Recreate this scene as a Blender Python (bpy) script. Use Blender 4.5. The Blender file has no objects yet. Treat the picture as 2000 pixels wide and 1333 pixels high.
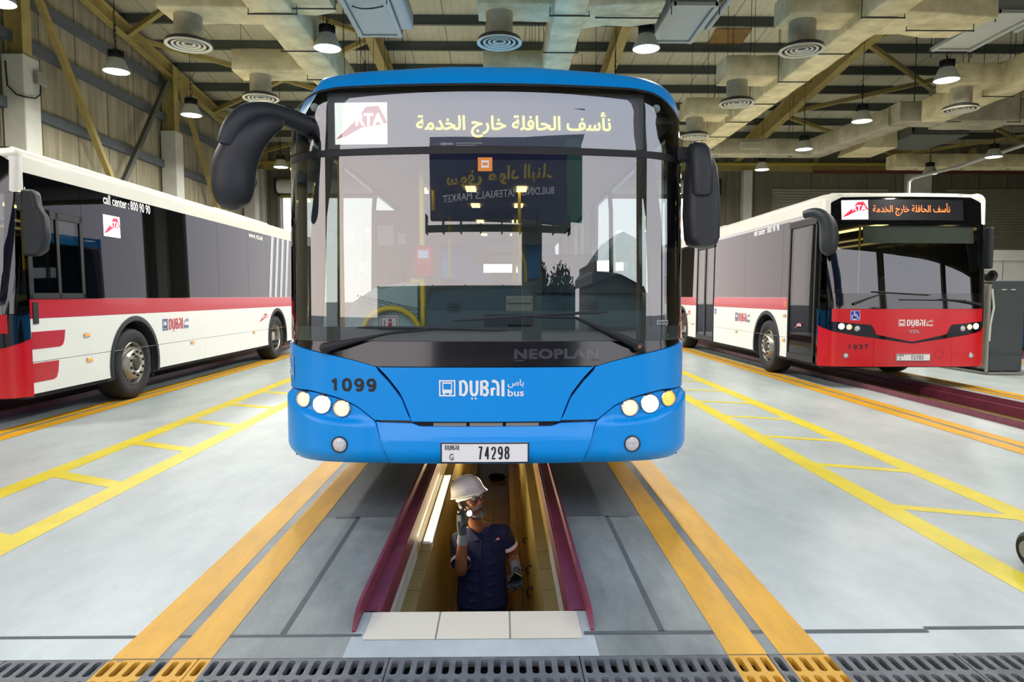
import bpy, bmesh, math, random
from math import sin, cos, pi, radians, atan2, sqrt, hypot
from mathutils import Vector, Matrix

random.seed(7)
COL = bpy.context.scene.collection
SC = bpy.context.scene

# ------------------------------------------------------------------ camera
F_PX = 1350.0
cam_d = bpy.data.cameras.new('camera')
cam_d.sensor_width = 36.0
cam_d.lens = F_PX / 2000.0 * 36.0
cam_d.clip_end = 600
cam = bpy.data.objects.new('camera', cam_d)
COL.objects.link(cam)
cam.location = (0.12, 0.0, 1.4)
cam.rotation_euler = (radians(90 - 3.7507), 0, radians(-0.8469))
SC.camera = cam

# ------------------------------------------------------------------ world: overcast sky
world = bpy.data.worlds.new('overcast_sky')
SC.world = world
world.use_nodes = True
wn = world.node_tree
wn.nodes.clear()
w_out = wn.nodes.new('ShaderNodeOutputWorld')
w_bg = wn.nodes.new('ShaderNodeBackground')
w_tc = wn.nodes.new('ShaderNodeTexCoord')
w_sep = wn.nodes.new('ShaderNodeSeparateXYZ')
w_ramp = wn.nodes.new('ShaderNodeValToRGB')
wn.links.new(w_tc.outputs['Generated'], w_sep.inputs[0])
wn.links.new(w_sep.outputs['Z'], w_ramp.inputs[0])
w_ramp.color_ramp.elements[0].position = 0.0
w_ramp.color_ramp.elements[0].color = (1.0, 0.90, 0.85, 1)
w_ramp.color_ramp.elements[1].position = 0.6
w_ramp.color_ramp.elements[1].color = (0.78, 0.85, 1.0, 1)
w_ramp2 = wn.nodes.new('ShaderNodeValToRGB')          # the cloud is thinner and warmer on one side
w_map = wn.nodes.new('ShaderNodeMath'); w_map.operation = 'MULTIPLY_ADD'; w_map.inputs[1].default_value = .5; w_map.inputs[2].default_value = .5
wn.links.new(w_sep.outputs['X'], w_map.inputs[0])
wn.links.new(w_map.outputs[0], w_ramp2.inputs[0])
w_ramp2.color_ramp.elements[0].position = .15; w_ramp2.color_ramp.elements[0].color = (1.08, 1.0, .96, 1)
w_ramp2.color_ramp.elements[1].position = .72; w_ramp2.color_ramp.elements[1].color = (.80, .84, .90, 1)
w_mul = wn.nodes.new('ShaderNodeMixRGB'); w_mul.blend_type = 'MULTIPLY'; w_mul.inputs[0].default_value = 1
wn.links.new(w_ramp.outputs[0], w_mul.inputs[1]); wn.links.new(w_ramp2.outputs[0], w_mul.inputs[2])
wn.links.new(w_mul.outputs[0], w_bg.inputs[0])
w_bg.inputs[1].default_value = 3.3
wn.links.new(w_bg.outputs[0], w_out.inputs[0])

# ------------------------------------------------------------------ exposure
vs = SC.view_settings
vs.view_transform = 'Standard'
vs.look = 'None'
vs.gamma = 1.0
vs.exposure = 0.0
vs.use_curve_mapping = False
SC.cycles.max_bounces = 8
SC.cycles.diffuse_bounces = 4
SC.cycles.glossy_bounces = 4
SC.cycles.transmission_bounces = 4
SC.cycles.transparent_max_bounces = 10
SC.cycles.sample_clamp_indirect = 6.0
SC.cycles.caustics_reflective = False
SC.cycles.caustics_refractive = False
SC.cycles.use_denoising = True

# ------------------------------------------------------------------ helpers
def S(h):
    h = h.lstrip('#')
    o = []
    for i in (0, 2, 4):
        c = int(h[i:i + 2], 16) / 255
        o.append(c / 12.92 if c <= .04045 else ((c + .055) / 1.055) ** 2.4)
    return (o[0], o[1], o[2], 1)

def mat(name, col, rough=.5, metal=0., spec=.5, var=0., vscale=3., emit=None, estr=0., col2=None, coat=0., bump=0., bscale=40., stretch=(1, 1, 1), detail=6, nrough=.62):
    m = bpy.data.materials.new(name)
    m.use_nodes = True
    nt = m.node_tree
    b = nt.nodes['Principled BSDF']
    c = S(col) if isinstance(col, str) else col
    b.inputs['Base Color'].default_value = c
    b.inputs['Roughness'].default_value = rough
    b.inputs['Metallic'].default_value = metal
    b.inputs['Specular IOR Level'].default_value = spec
    if coat:
        b.inputs['Coat Weight'].default_value = coat
        b.inputs['Coat Roughness'].default_value = .04
    if emit:
        b.inputs['Emission Color'].default_value = S(emit) if isinstance(emit, str) else emit
        b.inputs['Emission Strength'].default_value = estr
    if var or col2 or bump:
        g = nt.nodes.new('ShaderNodeNewGeometry')
        mp = nt.nodes.new('ShaderNodeMapping')
        mp.inputs['Scale'].default_value = stretch
        nt.links.new(g.outputs['Position'], mp.inputs[0])
    if var or col2:
        n = nt.nodes.new('ShaderNodeTexNoise')
        n.inputs['Scale'].default_value = vscale
        n.inputs['Detail'].default_value = detail
        n.inputs['Roughness'].default_value = nrough
        nt.links.new(mp.outputs[0], n.inputs['Vector'])
        r = nt.nodes.new('ShaderNodeValToRGB')
        r.color_ramp.elements[0].position = .35
        r.color_ramp.elements[1].position = .66
        c2 = (S(col2) if isinstance(col2, str) else col2) if col2 else tuple(x * (1 - var) for x in c[:3]) + (1,)
        r.color_ramp.elements[0].color = c2
        r.color_ramp.elements[1].color = c
        nt.links.new(n.outputs['Fac'], r.inputs[0])
        nt.links.new(r.outputs[0], b.inputs['Base Color'])
    if bump:
        n2 = nt.nodes.new('ShaderNodeTexNoise')
        n2.inputs['Scale'].default_value = bscale
        n2.inputs['Detail'].default_value = 3
        nt.links.new(mp.outputs[0], n2.inputs['Vector'])
        bp = nt.nodes.new('ShaderNodeBump')
        bp.inputs['Strength'].default_value = bump
        bp.inputs['Distance'].default_value = .02
        nt.links.new(n2.outputs['Fac'], bp.inputs['Height'])
        nt.links.new(bp.outputs[0], b.inputs['Normal'])
    return m

def glass_mat(name, tint, base_refl=.08, rough=0.0, gain=1.0):
    m = bpy.data.materials.new(name)
    m.use_nodes = True
    nt = m.node_tree
    nt.nodes.clear()
    out = nt.nodes.new('ShaderNodeOutputMaterial')
    mix = nt.nodes.new('ShaderNodeMixShader')
    tr = nt.nodes.new('ShaderNodeBsdfTransparent')
    gl = nt.nodes.new('ShaderNodeBsdfGlossy')
    fr = nt.nodes.new('ShaderNodeFresnel')
    fr.inputs['IOR'].default_value = 1.5
    ad = nt.nodes.new('ShaderNodeMath')
    ad.operation = 'ADD'
    ad.use_clamp = True
    ad.inputs[1].default_value = base_refl
    nt.links.new(fr.outputs[0], ad.inputs[0])
    tr.inputs[0].default_value = tint
    gl.inputs['Color'].default_value = (1, 1, 1, 1)
    gl.inputs['Roughness'].default_value = rough
    gn = nt.nodes.new('ShaderNodeMath'); gn.operation = 'MULTIPLY'; gn.inputs[1].default_value = gain
    nt.links.new(ad.outputs[0], gn.inputs[0])
    nt.links.new(gn.outputs[0], mix.inputs[0])
    nt.links.new(tr.outputs[0], mix.inputs[1])
    nt.links.new(gl.outputs[0], mix.inputs[2])
    nt.links.new(mix.outputs[0], out.inputs[0])
    return m

class MB:
    """collects geometry for one mesh"""
    def __init__(s):
        s.v = []; s.f = []; s.m = []
    def add(s, vs, fs, mi=0):
        o = len(s.v)
        s.v += [tuple(v) for v in vs]
        s.f += [tuple(i + o for i in f) for f in fs]
        s.m += [mi] * len(fs)
        return s
    def box(s, c, d, rot=None, mi=0):
        hx, hy, hz = d[0] / 2, d[1] / 2, d[2] / 2
        vs = [Vector((x, y, z)) for x in (-hx, hx) for y in (-hy, hy) for z in (-hz, hz)]
        if rot is not None:
            R = rot if isinstance(rot, Matrix) else Matrix.Rotation(rot, 3, 'Z')
            vs = [R @ v for v in vs]
        c = Vector(c)
        return s.add([v + c for v in vs], [(0, 1, 3, 2), (4, 6, 7, 5), (0, 4, 5, 1), (2, 3, 7, 6), (0, 2, 6, 4), (1, 5, 7, 3)], mi)
    def bb(s, x0, x1, y0, y1, z0, z1, mi=0):
        return s.box(((x0 + x1) / 2, (y0 + y1) / 2, (z0 + z1) / 2), (abs(x1 - x0), abs(y1 - y0), abs(z1 - z0)), None, mi)
    def quad(s, a, b, c, d, mi=0):
        return s.add([a, b, c, d], [(0, 1, 2, 3)], mi)
    def beam(s, p0, p1, w, h, mi=0, up=(0, 0, 1)):
        p0, p1 = Vector(p0), Vector(p1)
        d = p1 - p0
        t = d.normalized(); u = Vector(up)
        sd = t.cross(u)
        if sd.length < 1e-4:
            sd = t.cross(Vector((0, 1, 0)))
        sd.normalize(); u = sd.cross(t)
        R = Matrix((sd, t, u)).transposed()
        return s.box((p0 + p1) / 2, (w, d.length, h), R, mi)
    def ibeam(s, p0, p1, w, h, tf=.02, tw=.015, mi=0, up=(0, 0, 1)):
        p0, p1 = Vector(p0), Vector(p1)
        t = (p1 - p0).normalized(); u = Vector(up)
        sd = t.cross(u).normalized(); u = sd.cross(t)
        s.beam(p0 + u * (h / 2 - tf / 2), p1 + u * (h / 2 - tf / 2), w, tf, mi, up)
        s.beam(p0 - u * (h / 2 - tf / 2), p1 - u * (h / 2 - tf / 2), w, tf, mi, up)
        s.beam(p0, p1, tw, h - 2 * tf, mi, up)
        return s
    def tube(s, pts, r, n=10, caps=True, mi=0, closed=False):
        pts = [Vector(p) for p in pts]
        N = len(pts)
        rs = r if isinstance(r, (list, tuple)) else [r] * N
        rings = []
        prev = None
        for i, p in enumerate(pts):
            if closed:
                t = pts[(i + 1) % N] - pts[i - 1]
            else:
                t = pts[min(i + 1, N - 1)] - pts[max(i - 1, 0)]
            t.normalize()
            if prev is None:
                a = Vector((0, 0, 1)) if abs(t.z) < .9 else Vector((1, 0, 0))
                u = t.cross(a).normalized()
            else:
                u = (prev - t * prev.dot(t)).normalized()
            prev = u
            w = t.cross(u)
            rings.append([p + (u * cos(2 * pi * k / n) + w * sin(2 * pi * k / n)) * rs[i] for k in range(n)])
        vs = [v for rg in rings for v in rg]
        fs = []
        for i in range(N if closed else N - 1):
            j = (i + 1) % N
            for k in range(n):
                fs.append((i * n + k, i * n + (k + 1) % n, j * n + (k + 1) % n, j * n + k))
        if caps and not closed:
            fs.append(tuple(range(n - 1, -1, -1)))
            fs.append(tuple((N - 1) * n + k for k in range(n)))
        return s.add(vs, fs, mi)
    def lathe(s, prof, c=(0, 0, 0), axis='Z', n=24, mi=0, rot=None):
        """prof: list of (radius, height); revolve about the axis through c"""
        vs = []; fs = []
        for r, h in prof:
            for k in range(n):
                a = 2 * pi * k / n
                if axis == 'Z':
                    v = Vector((r * cos(a), r * sin(a), h))
                elif axis == 'Y':
                    v = Vector((r * cos(a), h, r * sin(a)))
                else:
                    v = Vector((h, r * cos(a), r * sin(a)))
                if rot is not None:
                    v = rot @ v
                vs.append(v + Vector(c))
        for i in range(len(prof) - 1):
            for k in range(n):
                fs.append((i * n + k, i * n + (k + 1) % n, (i + 1) * n + (k + 1) % n, (i + 1) * n + k))
        return s.add(vs, fs, mi)
    def loft(s, rings, cap0=True, cap1=True, mi=0, closed=True):
        n = len(rings[0]); vs = [v for r in rings for v in r]; fs = []
        for i in range(len(rings) - 1):
            for k in range(n if closed else n - 1):
                fs.append((i * n + k, i * n + (k + 1) % n, (i + 1) * n + (k + 1) % n, (i + 1) * n + k))
        if cap0: fs.append(tuple(range(n - 1, -1, -1)))
        if cap1: fs.append(tuple((len(rings) - 1) * n + k for k in range(n)))
        return s.add(vs, fs, mi)
    def prism(s, poly, o, ax, ay, depth, mi=0):
        """poly in the plane o + x*ax + y*ay, extruded along ax x ay by depth"""
        ax, ay, o = Vector(ax), Vector(ay), Vector(o)
        nz = ax.cross(ay).normalized() * depth
        a = [o + ax * x + ay * y for x, y in poly]
        n = len(a)
        fs = [tuple(range(n - 1, -1, -1)), tuple(range(n, 2 * n))]
        fs += [(i, (i + 1) % n, n + (i + 1) % n, n + i) for i in range(n)]
        return s.add(a + [p + nz for p in a], fs, mi)
    def sphere(s, c, r, nu=16, nv=10, mi=0, rot=None):
        rx, ry, rz = r if isinstance(r, (tuple, list)) else (r, r, r)
        vs = []; fs = []
        for i in range(nv + 1):
            th = pi * i / nv
            for k in range(nu):
                a = 2 * pi * k / nu
                v = Vector((rx * sin(th) * cos(a), ry * sin(th) * sin(a), rz * cos(th)))
                if rot is not None: v = rot @ v
                vs.append(v + Vector(c))
        for i in range(nv):
            for k in range(nu):
                fs.append((i * nu + k, (i + 1) * nu + k, (i + 1) * nu + (k + 1) % nu, i * nu + (k + 1) % nu))
        return s.add(vs, fs, mi)
    def build(s, name, m, parent=None, smooth=True, ang=38, bevel=0, fix=True):
        me = bpy.data.meshes.new(name)
        me.from_pydata(s.v, [], s.f)
        ms = m if isinstance(m, (list, tuple)) else [m]
        for x in ms: me.materials.append(x)
        if len(ms) > 1: me.polygons.foreach_set('material_index', s.m)
        if fix:
            bm = bmesh.new(); bm.from_mesh(me)
            bmesh.ops.remove_doubles(bm, verts=bm.verts, dist=1e-5)
            bmesh.ops.recalc_face_normals(bm, faces=bm.faces)
            bm.to_mesh(me); bm.free()
        if smooth:
            me.polygons.foreach_set('use_smooth', [True] * len(me.polygons))
            me.set_sharp_from_angle(angle=radians(ang))
        me.update()
        o = bpy.data.objects.new(name, me)
        COL.objects.link(o)
        if parent is not None: o.parent = parent
        if bevel:
            b = o.modifiers.new('bevel', 'BEVEL'); b.width = bevel; b.segments = 2; b.limit_method = 'ANGLE'; b.angle_limit = radians(40)
        return o

def thing(name, label, cat, loc=(0, 0, 0), group=None, rz=0):
    o = bpy.data.objects.new(name, None)
    o.empty_display_size = .1
    COL.objects.link(o)
    o.location = loc
    o.rotation_euler = (0, 0, rz)
    o['label'] = label; o['category'] = cat
    if group: o['group'] = group
    return o

def tag(o, label, cat, group=None):
    o['label'] = label; o['category'] = cat
    if group: o['group'] = group
    return o

def struct(o):
    o['kind'] = 'structure'
    return o

def copy_tree(o, parent=None):
    c = o.copy(); COL.objects.link(c)
    if parent is not None: c.parent = parent
    for ch in list(o.children): copy_tree(ch, c)
    return c

def smooth_path(pts, rs, n=5):
    """Catmull-Rom refinement of a tube's centre line and radii"""
    P = [tuple(p) + (r,) for p, r in zip(pts, rs)]; O = []
    for i in range(len(P) - 1):
        a, b, c, d = P[max(i - 1, 0)], P[i], P[i + 1], P[min(i + 2, len(P) - 1)]
        for k in range(n):
            t = k / n
            O.append([.5 * (2 * b[j] + (c[j] - a[j]) * t + (2 * a[j] - 5 * b[j] + 4 * c[j] - d[j]) * t * t + (3 * b[j] - a[j] - 3 * c[j] + d[j]) * t ** 3) for j in range(4)])
    O.append(list(P[-1]))
    return [o[:3] for o in O], [max(o[3], .002) for o in O]

def text_geo(s, bold=0., extr=0., spacing=1.0, shear=0.):
    """(verts2d, faces, width, height) of a text in the built-in font, origin at lower left of its bounds"""
    c = bpy.data.curves.new('lettering', 'FONT')
    c.body = s; c.size = 1.0; c.offset = bold; c.space_character = spacing; c.shear = shear
    c.resolution_u = 3
    o = bpy.data.objects.new('lettering', c)
    COL.objects.link(o)
    dg = bpy.context.evaluated_depsgraph_get()
    me = bpy.data.meshes.new_from_object(o.evaluated_get(dg))
    vs = [(v.co.x, v.co.y) for v in me.vertices]
    fs = [tuple(p.vertices) for p in me.polygons]
    bpy.data.objects.remove(o); bpy.data.curves.remove(c); bpy.data.meshes.remove(me)
    x0 = min(v[0] for v in vs); y0 = min(v[1] for v in vs)
    w = max(v[0] for v in vs) - x0; h = max(v[1] for v in vs) - y0
    return [((x - x0) / w, (y - y0) / h) for x, y in vs], fs

def text_on(mb, s, fn, x0, x1, y0, y1, mi=0, bold=0., spacing=1.0, shear=0.):
    """lay a text into the rectangle x0..x1, y0..y1 of the surface fn(x, y)"""
    vs, fs = text_geo(s, bold, 0, spacing, shear)
    mb.add([fn(x0 + (x1 - x0) * a, y0 + (y1 - y0) * b) for a, b in vs], fs, mi)

def poly_on(mb, poly, fn, mi=0):
    mb.add([fn(x, y) for x, y in poly], [tuple(range(len(poly)))], mi)

def disc2(cx, cy, r, n=20, a0=0., a1=2 * pi):
    return [(cx + r * cos(a0 + (a1 - a0) * k / n), cy + r * sin(a0 + (a1 - a0) * k / n)) for k in range(n + (0 if a1 - a0 >= 2 * pi - 1e-6 else 1))]

def stroke_on(mb, pts, w, fn, mi=0, closed=False):
    """a painted ribbon of width w along 2d points on the surface fn"""
    n = len(pts); L = []; Rr = []
    for i, p in enumerate(pts):
        if closed:
            a, b = pts[i - 1], pts[(i + 1) % n]
        else:
            a, b = pts[max(i - 1, 0)], pts[min(i + 1, n - 1)]
        dx, dy = b[0] - a[0], b[1] - a[1]
        l = hypot(dx, dy) or 1
        nx, ny = -dy / l * w / 2, dx / l * w / 2
        L.append((p[0] + nx, p[1] + ny)); Rr.append((p[0] - nx, p[1] - ny))
    vs = [fn(*p) for p in L] + [fn(*p) for p in Rr]
    fs = [(i, (i + 1) % n, n + (i + 1) % n, n + i) for i in range(n if closed else n - 1)]
    mb.add(vs, fs, mi)

def plane_fn(o, ax, ay):
    o, ax, ay = Vector(o), Vector(ax), Vector(ay)
    return lambda x, y: o + ax * x + ay * y
# ------------------------------------------------------------------ materials of the hall
def seam_mat(name, col, col2, axis, pitch, lw, dark, rough=.75, vstretch=(1, 1, 1), vscale=2.0, offs=0.0, fine=0.0):
    """sheet cladding: a joint line every pitch metres along axis, weathering noise between"""
    m = mat(name, col, rough, col2=col2, vscale=vscale, stretch=vstretch)
    nt = m.node_tree
    b = nt.nodes['Principled BSDF']
    src = b.inputs['Base Color'].links[0].from_socket
    g = nt.nodes.new('ShaderNodeNewGeometry')
    sp = nt.nodes.new('ShaderNodeSeparateXYZ')
    nt.links.new(g.outputs['Position'], sp.inputs[0])
    def line(p, w):
        a = nt.nodes.new('ShaderNodeMath'); a.operation = 'ADD'; a.inputs[1].default_value = 100 * p + offs
        nt.links.new(sp.outputs[axis], a.inputs[0])
        d = nt.nodes.new('ShaderNodeMath'); d.operation = 'MODULO'; d.inputs[1].default_value = p
        nt.links.new(a.outputs[0], d.inputs[0])
        l = nt.nodes.new('ShaderNodeMath'); l.operation = 'LESS_THAN'; l.inputs[1].default_value = w
        nt.links.new(d.outputs[0], l.inputs[0])
        return l.outputs[0]
    def mult(src, fac, k):
        mx = nt.nodes.new('ShaderNodeMixRGB'); mx.blend_type = 'MULTIPLY'
        mx.inputs[2].default_value = (k, k, k, 1)
        nt.links.new(fac, mx.inputs[0]); nt.links.new(src, mx.inputs[1])
        return mx.outputs[0]
    o = mult(src, line(pitch, lw), dark)
    if fine:
        o = mult(o, line(fine, fine * .12), .86)
    nt.links.new(o, b.inputs['Base Color'])
    return m

def tile_mat(name, col, col2, grout, w, h, rough=.18, var=.0, plane='XZ', off=(0, 0, 0)):
    m = bpy.data.materials.new(name); m.use_nodes = True
    nt = m.node_tree; b = nt.nodes['Principled BSDF']
    g = nt.nodes.new('ShaderNodeNewGeometry')
    sp = nt.nodes.new('ShaderNodeSeparateXYZ'); nt.links.new(g.outputs['Position'], sp.inputs[0])
    cb = nt.nodes.new('ShaderNodeCombineXYZ')
    nt.links.new(sp.outputs[plane[0]], cb.inputs[0]); nt.links.new(sp.outputs[plane[1]], cb.inputs[1])
    ad = nt.nodes.new('ShaderNodeVectorMath'); ad.operation = 'ADD'; ad.inputs[1].default_value = off
    nt.links.new(cb.outputs[0], ad.inputs[0])
    br = nt.nodes.new('ShaderNodeTexBrick')
    br.offset = 0; br.squash = 1
    br.inputs['Color1'].default_value = S(col); br.inputs['Color2'].default_value = S(col2); br.inputs['Mortar'].default_value = S(grout)
    br.inputs['Scale'].default_value = 1; br.inputs['Mortar Size'].default_value = .004
    br.inputs['Brick Width'].default_value = w; br.inputs['Row Height'].default_value = h
    nt.links.new(ad.outputs[0], br.inputs['Vector'])
    nt.links.new(br.outputs['Color'], b.inputs['Base Color'])
    b.inputs['Roughness'].default_value = rough
    return m

M = {}
M['epoxy'] = mat('pale_grey_epoxy_floor', '#c9d2cf', .36, spec=.4, col2='#a9b4b4', vscale=1.3, detail=14, nrough=.74, bump=.03, bscale=6, stretch=(1, .45, 1))
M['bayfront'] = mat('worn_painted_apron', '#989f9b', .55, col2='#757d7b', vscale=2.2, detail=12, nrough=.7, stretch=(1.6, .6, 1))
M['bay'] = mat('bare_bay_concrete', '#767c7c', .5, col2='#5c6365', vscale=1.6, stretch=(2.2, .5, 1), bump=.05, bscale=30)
M['gapgrey'] = mat('grey_gap_paint', '#868d8e', .5, col2='#6d7475', vscale=3)
M['ybay'] = mat('amber_bay_line_paint', '#e8ac18', .5, col2='#d29a18', vscale=3.5, stretch=(3, .7, 1))
M['ylane'] = mat('yellow_walkway_paint', '#ecd932', .45, col2='#e0ca2a', vscale=3.5)
M['joint'] = mat('dark_joint_filler', '#5c6365', .7, var=.2, vscale=14)
M['tile_cap'] = tile_mat('ivory_edge_tiles', '#e4dcc6', '#ded5bd', '#8a867a', .305, .4, .3, plane='XY', off=(.152, .1, 0))
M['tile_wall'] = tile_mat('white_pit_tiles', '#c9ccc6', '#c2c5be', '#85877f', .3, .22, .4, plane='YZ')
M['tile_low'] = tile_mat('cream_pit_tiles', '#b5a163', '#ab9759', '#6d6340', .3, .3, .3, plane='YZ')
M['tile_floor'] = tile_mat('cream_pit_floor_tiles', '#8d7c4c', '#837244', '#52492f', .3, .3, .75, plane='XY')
M['maroon'] = mat('maroon_rail_paint', '#7c3346', .42, var=.3, vscale=5, bump=.04, bscale=60)
M['iron'] = None
M['dark'] = mat('dark_void', '#1c1d1e', .8)
M['soil'] = mat('drain_bottom', '#2c2620', .9)
M['roof'] = seam_mat('roof_lining_sheets', '#d4d0b6', '#bfbba0', 'X', 1.03, .022, .35, .7, vscale=.9, offs=.3, fine=.2)
M['wallL'] = seam_mat('wall_cladding_weathered', '#b0a992', '#8b846c', 'Y', 1.22, .03, .3, .8, vstretch=(1, 3.0, .22), vscale=2.2, fine=.24)
M['wallB'] = seam_mat('back_wall_cladding', '#7e7a68', '#686453', 'X', 1.1, .03, .4, .8, vstretch=(3, 1, .25), vscale=2.0)
M['purlin'] = mat('dark_grey_purlin', '#565a52', .6, metal=.0)
M['girt'] = mat('slate_girt', '#5a626a', .6)
M['ybeam'] = mat('ochre_steel_paint', '#b3a264', .5, col2='#9f8e52', vscale=3)
M['ybrace'] = mat('ochre_brace_paint', '#ad9c5c', .5, var=.2, vscale=4)
M['column'] = mat('white_column_casing', '#d4d4ca', .6, var=.12, vscale=3)
M['duct'] = mat('ivory_duct_wrap', '#f0e3b6', .75, col2='#cbbd90', vscale=3.2, bump=.15, bscale=7)
M['ductd'] = mat('dusty_duct_wrap', '#c0b99e', .8, col2='#9c957c', vscale=2.8, bump=.12, bscale=7)
M['strap'] = mat('duct_strap', '#56503c', .6)
M['diff'] = mat('diffuser_white', '#cfcbb6', .5)
M['rod'] = mat('hanger_rod', '#3c3c36', .5, metal=.3)
M['unit'] = mat('unit_panel_white', '#bcbdb2', .6, var=.06, vscale=2)
M['unitside'] = mat('unit_side_grey', '#8f928a', .55, var=.15, vscale=3)
M['black'] = mat('matt_black', '#17181a', .5)
M['lampshade'] = mat('frosted_lamp_shade', '#b9b9ab', .35, var=.1, vscale=30)
M['lamp'] = mat('lamp_lens_glow', '#ffffff', .4, emit=(1, .98, .93, 1), estr=9)
M['shutter'] = mat('grey_roller_shutter', '#9b9a88', .55, var=.15, vscale=2)
M['ground'] = mat('asphalt_yard', '#74726f', .9, var=.2, vscale=.5)
M['white'] = mat('white_sheet_metal', '#dcdcd6', .5, var=.06, vscale=2)
M['steelgrey'] = mat('charcoal_cabinet_paint', '#3f4647', .55, var=.15, vscale=4)
M['bluecrate'] = mat('blue_crate_plastic', '#1d4f92', .5)
M['conduit'] = mat('grey_conduit', '#8a8a80', .5)
M['ypipe'] = mat('yellow_pipe_paint', '#a4943a', .5)
M['board'] = mat('brown_roof_board', '#9b7a45', .7, col2='#7c5f33', vscale=2)
M['blue_sign'] = mat('billboard_blue', '#16205c', .5, var=.1, vscale=.3)
M['tube'] = mat('pit_tube_glow', '#fff4d8', .4, emit=(1, .9, .68, 1), estr=1.25)

def iron_mat():
    m = mat('cast_iron_with_paint_bands', '#74787a', .55, metal=.1, col2='#5c6062', vscale=12, bump=.15, bscale=80)
    nt = m.node_tree; b = nt.nodes['Principled BSDF']
    src = b.inputs['Base Color'].links[0].from_socket
    g = nt.nodes.new('ShaderNodeNewGeometry'); sp = nt.nodes.new('ShaderNodeSeparateXYZ')
    nt.links.new(g.outputs['Position'], sp.inputs[0])
    ab = nt.nodes.new('ShaderNodeMath'); ab.operation = 'ABSOLUTE'; nt.links.new(sp.outputs['X'], ab.inputs[0])
    dv = nt.nodes.new('ShaderNodeMath'); dv.operation = 'MULTIPLY'; dv.inputs[1].default_value = .5
    nt.links.new(ab.outputs[0], dv.inputs[0])
    r = nt.nodes.new('ShaderNodeValToRGB'); r.color_ramp.interpolation = 'CONSTANT'
    e = r.color_ramp.elements
    e[0].position = 0; e[0].color = (0, 0, 0, 1)
    e[1].position = .5; e[1].color = (1, 1, 1, 1)
    for p, c in ((.5775, 0), (.603, 1), (.6915, 0)):
        q = e.new(p); q.color = (c, c, c, 1)
    nt.links.new(dv.outputs[0], r.inputs[0])
    mx = nt.nodes.new('ShaderNodeMixRGB'); mx.inputs[2].default_value = S('#d6a238')
    nt.links.new(r.outputs[0], mx.inputs[0]); nt.links.new(src, mx.inputs[1])
    nt.links.new(mx.outputs[0], b.inputs['Base Color'])
    return m
M['iron'] = iron_mat()

BAYS = (-6.1, 0.0, 6.1, 12.2)
Y0, Y1 = 1.4, 27.0           # hall front threshold and back wall
XL, XR = -9.35, 27.0
PIT0, PIT1 = 2.977, 24.5

# ------------------------------------------------------------------ floor with pits and painted lines
fl = MB()
xs = sorted([XL, XR] + [c + s * .43 for c in BAYS for s in (-1, 1)])
ys = [Y0, 2.20, 2.60, PIT0, PIT1, Y1]
for i in range(len(xs) - 1):
    for j in range(len(ys) - 1):
        xm, ym = (xs[i] + xs[i + 1]) / 2, (ys[j] + ys[j + 1]) / 2
        if 2.2 < ym < 2.6: continue
        if any(abs(xm - c) < .43 for c in BAYS) and PIT0 < ym < PIT1: continue
        fl.quad((xs[i], ys[j], 0), (xs[i + 1], ys[j], 0), (xs[i + 1], ys[j + 1], 0), (xs[i], ys[j + 1], 0), 0)
def paint(x0, x1, y0, y1, mi, z):
    fl.quad((x0, y0, z), (x1, y0, z), (x1, y1, z), (x0, y1, z), mi)
for c in BAYS:
    for s in (-1, 1):
        a = lambda u: c + s * u
        if c == 0.0:
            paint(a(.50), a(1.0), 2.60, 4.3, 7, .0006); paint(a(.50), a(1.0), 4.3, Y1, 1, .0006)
        for u0, u1, mi in ((1.0, 1.155, 2), (1.155, 1.206, 3), (1.206, 1.383, 2)):
            paint(a(u0), a(u1), 2.60, Y1, mi, .0026 if mi == 2 else .0012)
# walkways between the bays: two yellow lines and slanting rungs
for s in (-1, 1):
    for u0, u1 in ((2.58, 2.75), (3.345, 3.52)):
        paint(s * u0, s * u1, 2.60, Y1, 4, .0012)
for x0, x1, y0 in [(-2.66, -3.43, 5.05 + 1.17 * k) for k in range(-1, 17)]:
    fl.quad((x0, y0 - .08, .0016), (x0, y0 + .08, .0016), (x1, y0 + .46, .0016), (x1, y0 + .30, .0016), 4)
for k in range(-1, 17):
    y0 = 4.5 + 1.155 * k
    fl.quad((2.66, y0 - .055, .0016), (2.66, y0 + .055, .0016), (3.43, y0 - .23, .0016), (3.43, y0 - .34, .0016), 4)
# dark filled joints
paint(XL, -.46, 2.765, 2.785, 5, .002); paint(.46, 1.9, 2.765, 2.795, 5, .002); paint(1.9, XR, 2.79, 2.815, 5, .002)
for s in (-1, 1):
    paint(s * .775, s * .80, 2.79, 4.3, 5, .002)
    paint(s * .775, s * .93, 4.285, 4.305, 5, .002)
# the ivory tiles at the head of each pit
for c in BAYS:
    paint(c - .45, c + .45, 2.735, 2.979, 6, .003)
floor = struct(fl.build('floor', [M['epoxy'], M['bay'], M['ybay'], M['gapgrey'], M['ylane'], M['joint'], M['tile_cap'], M['bayfront']], smooth=False, fix=False))

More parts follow.
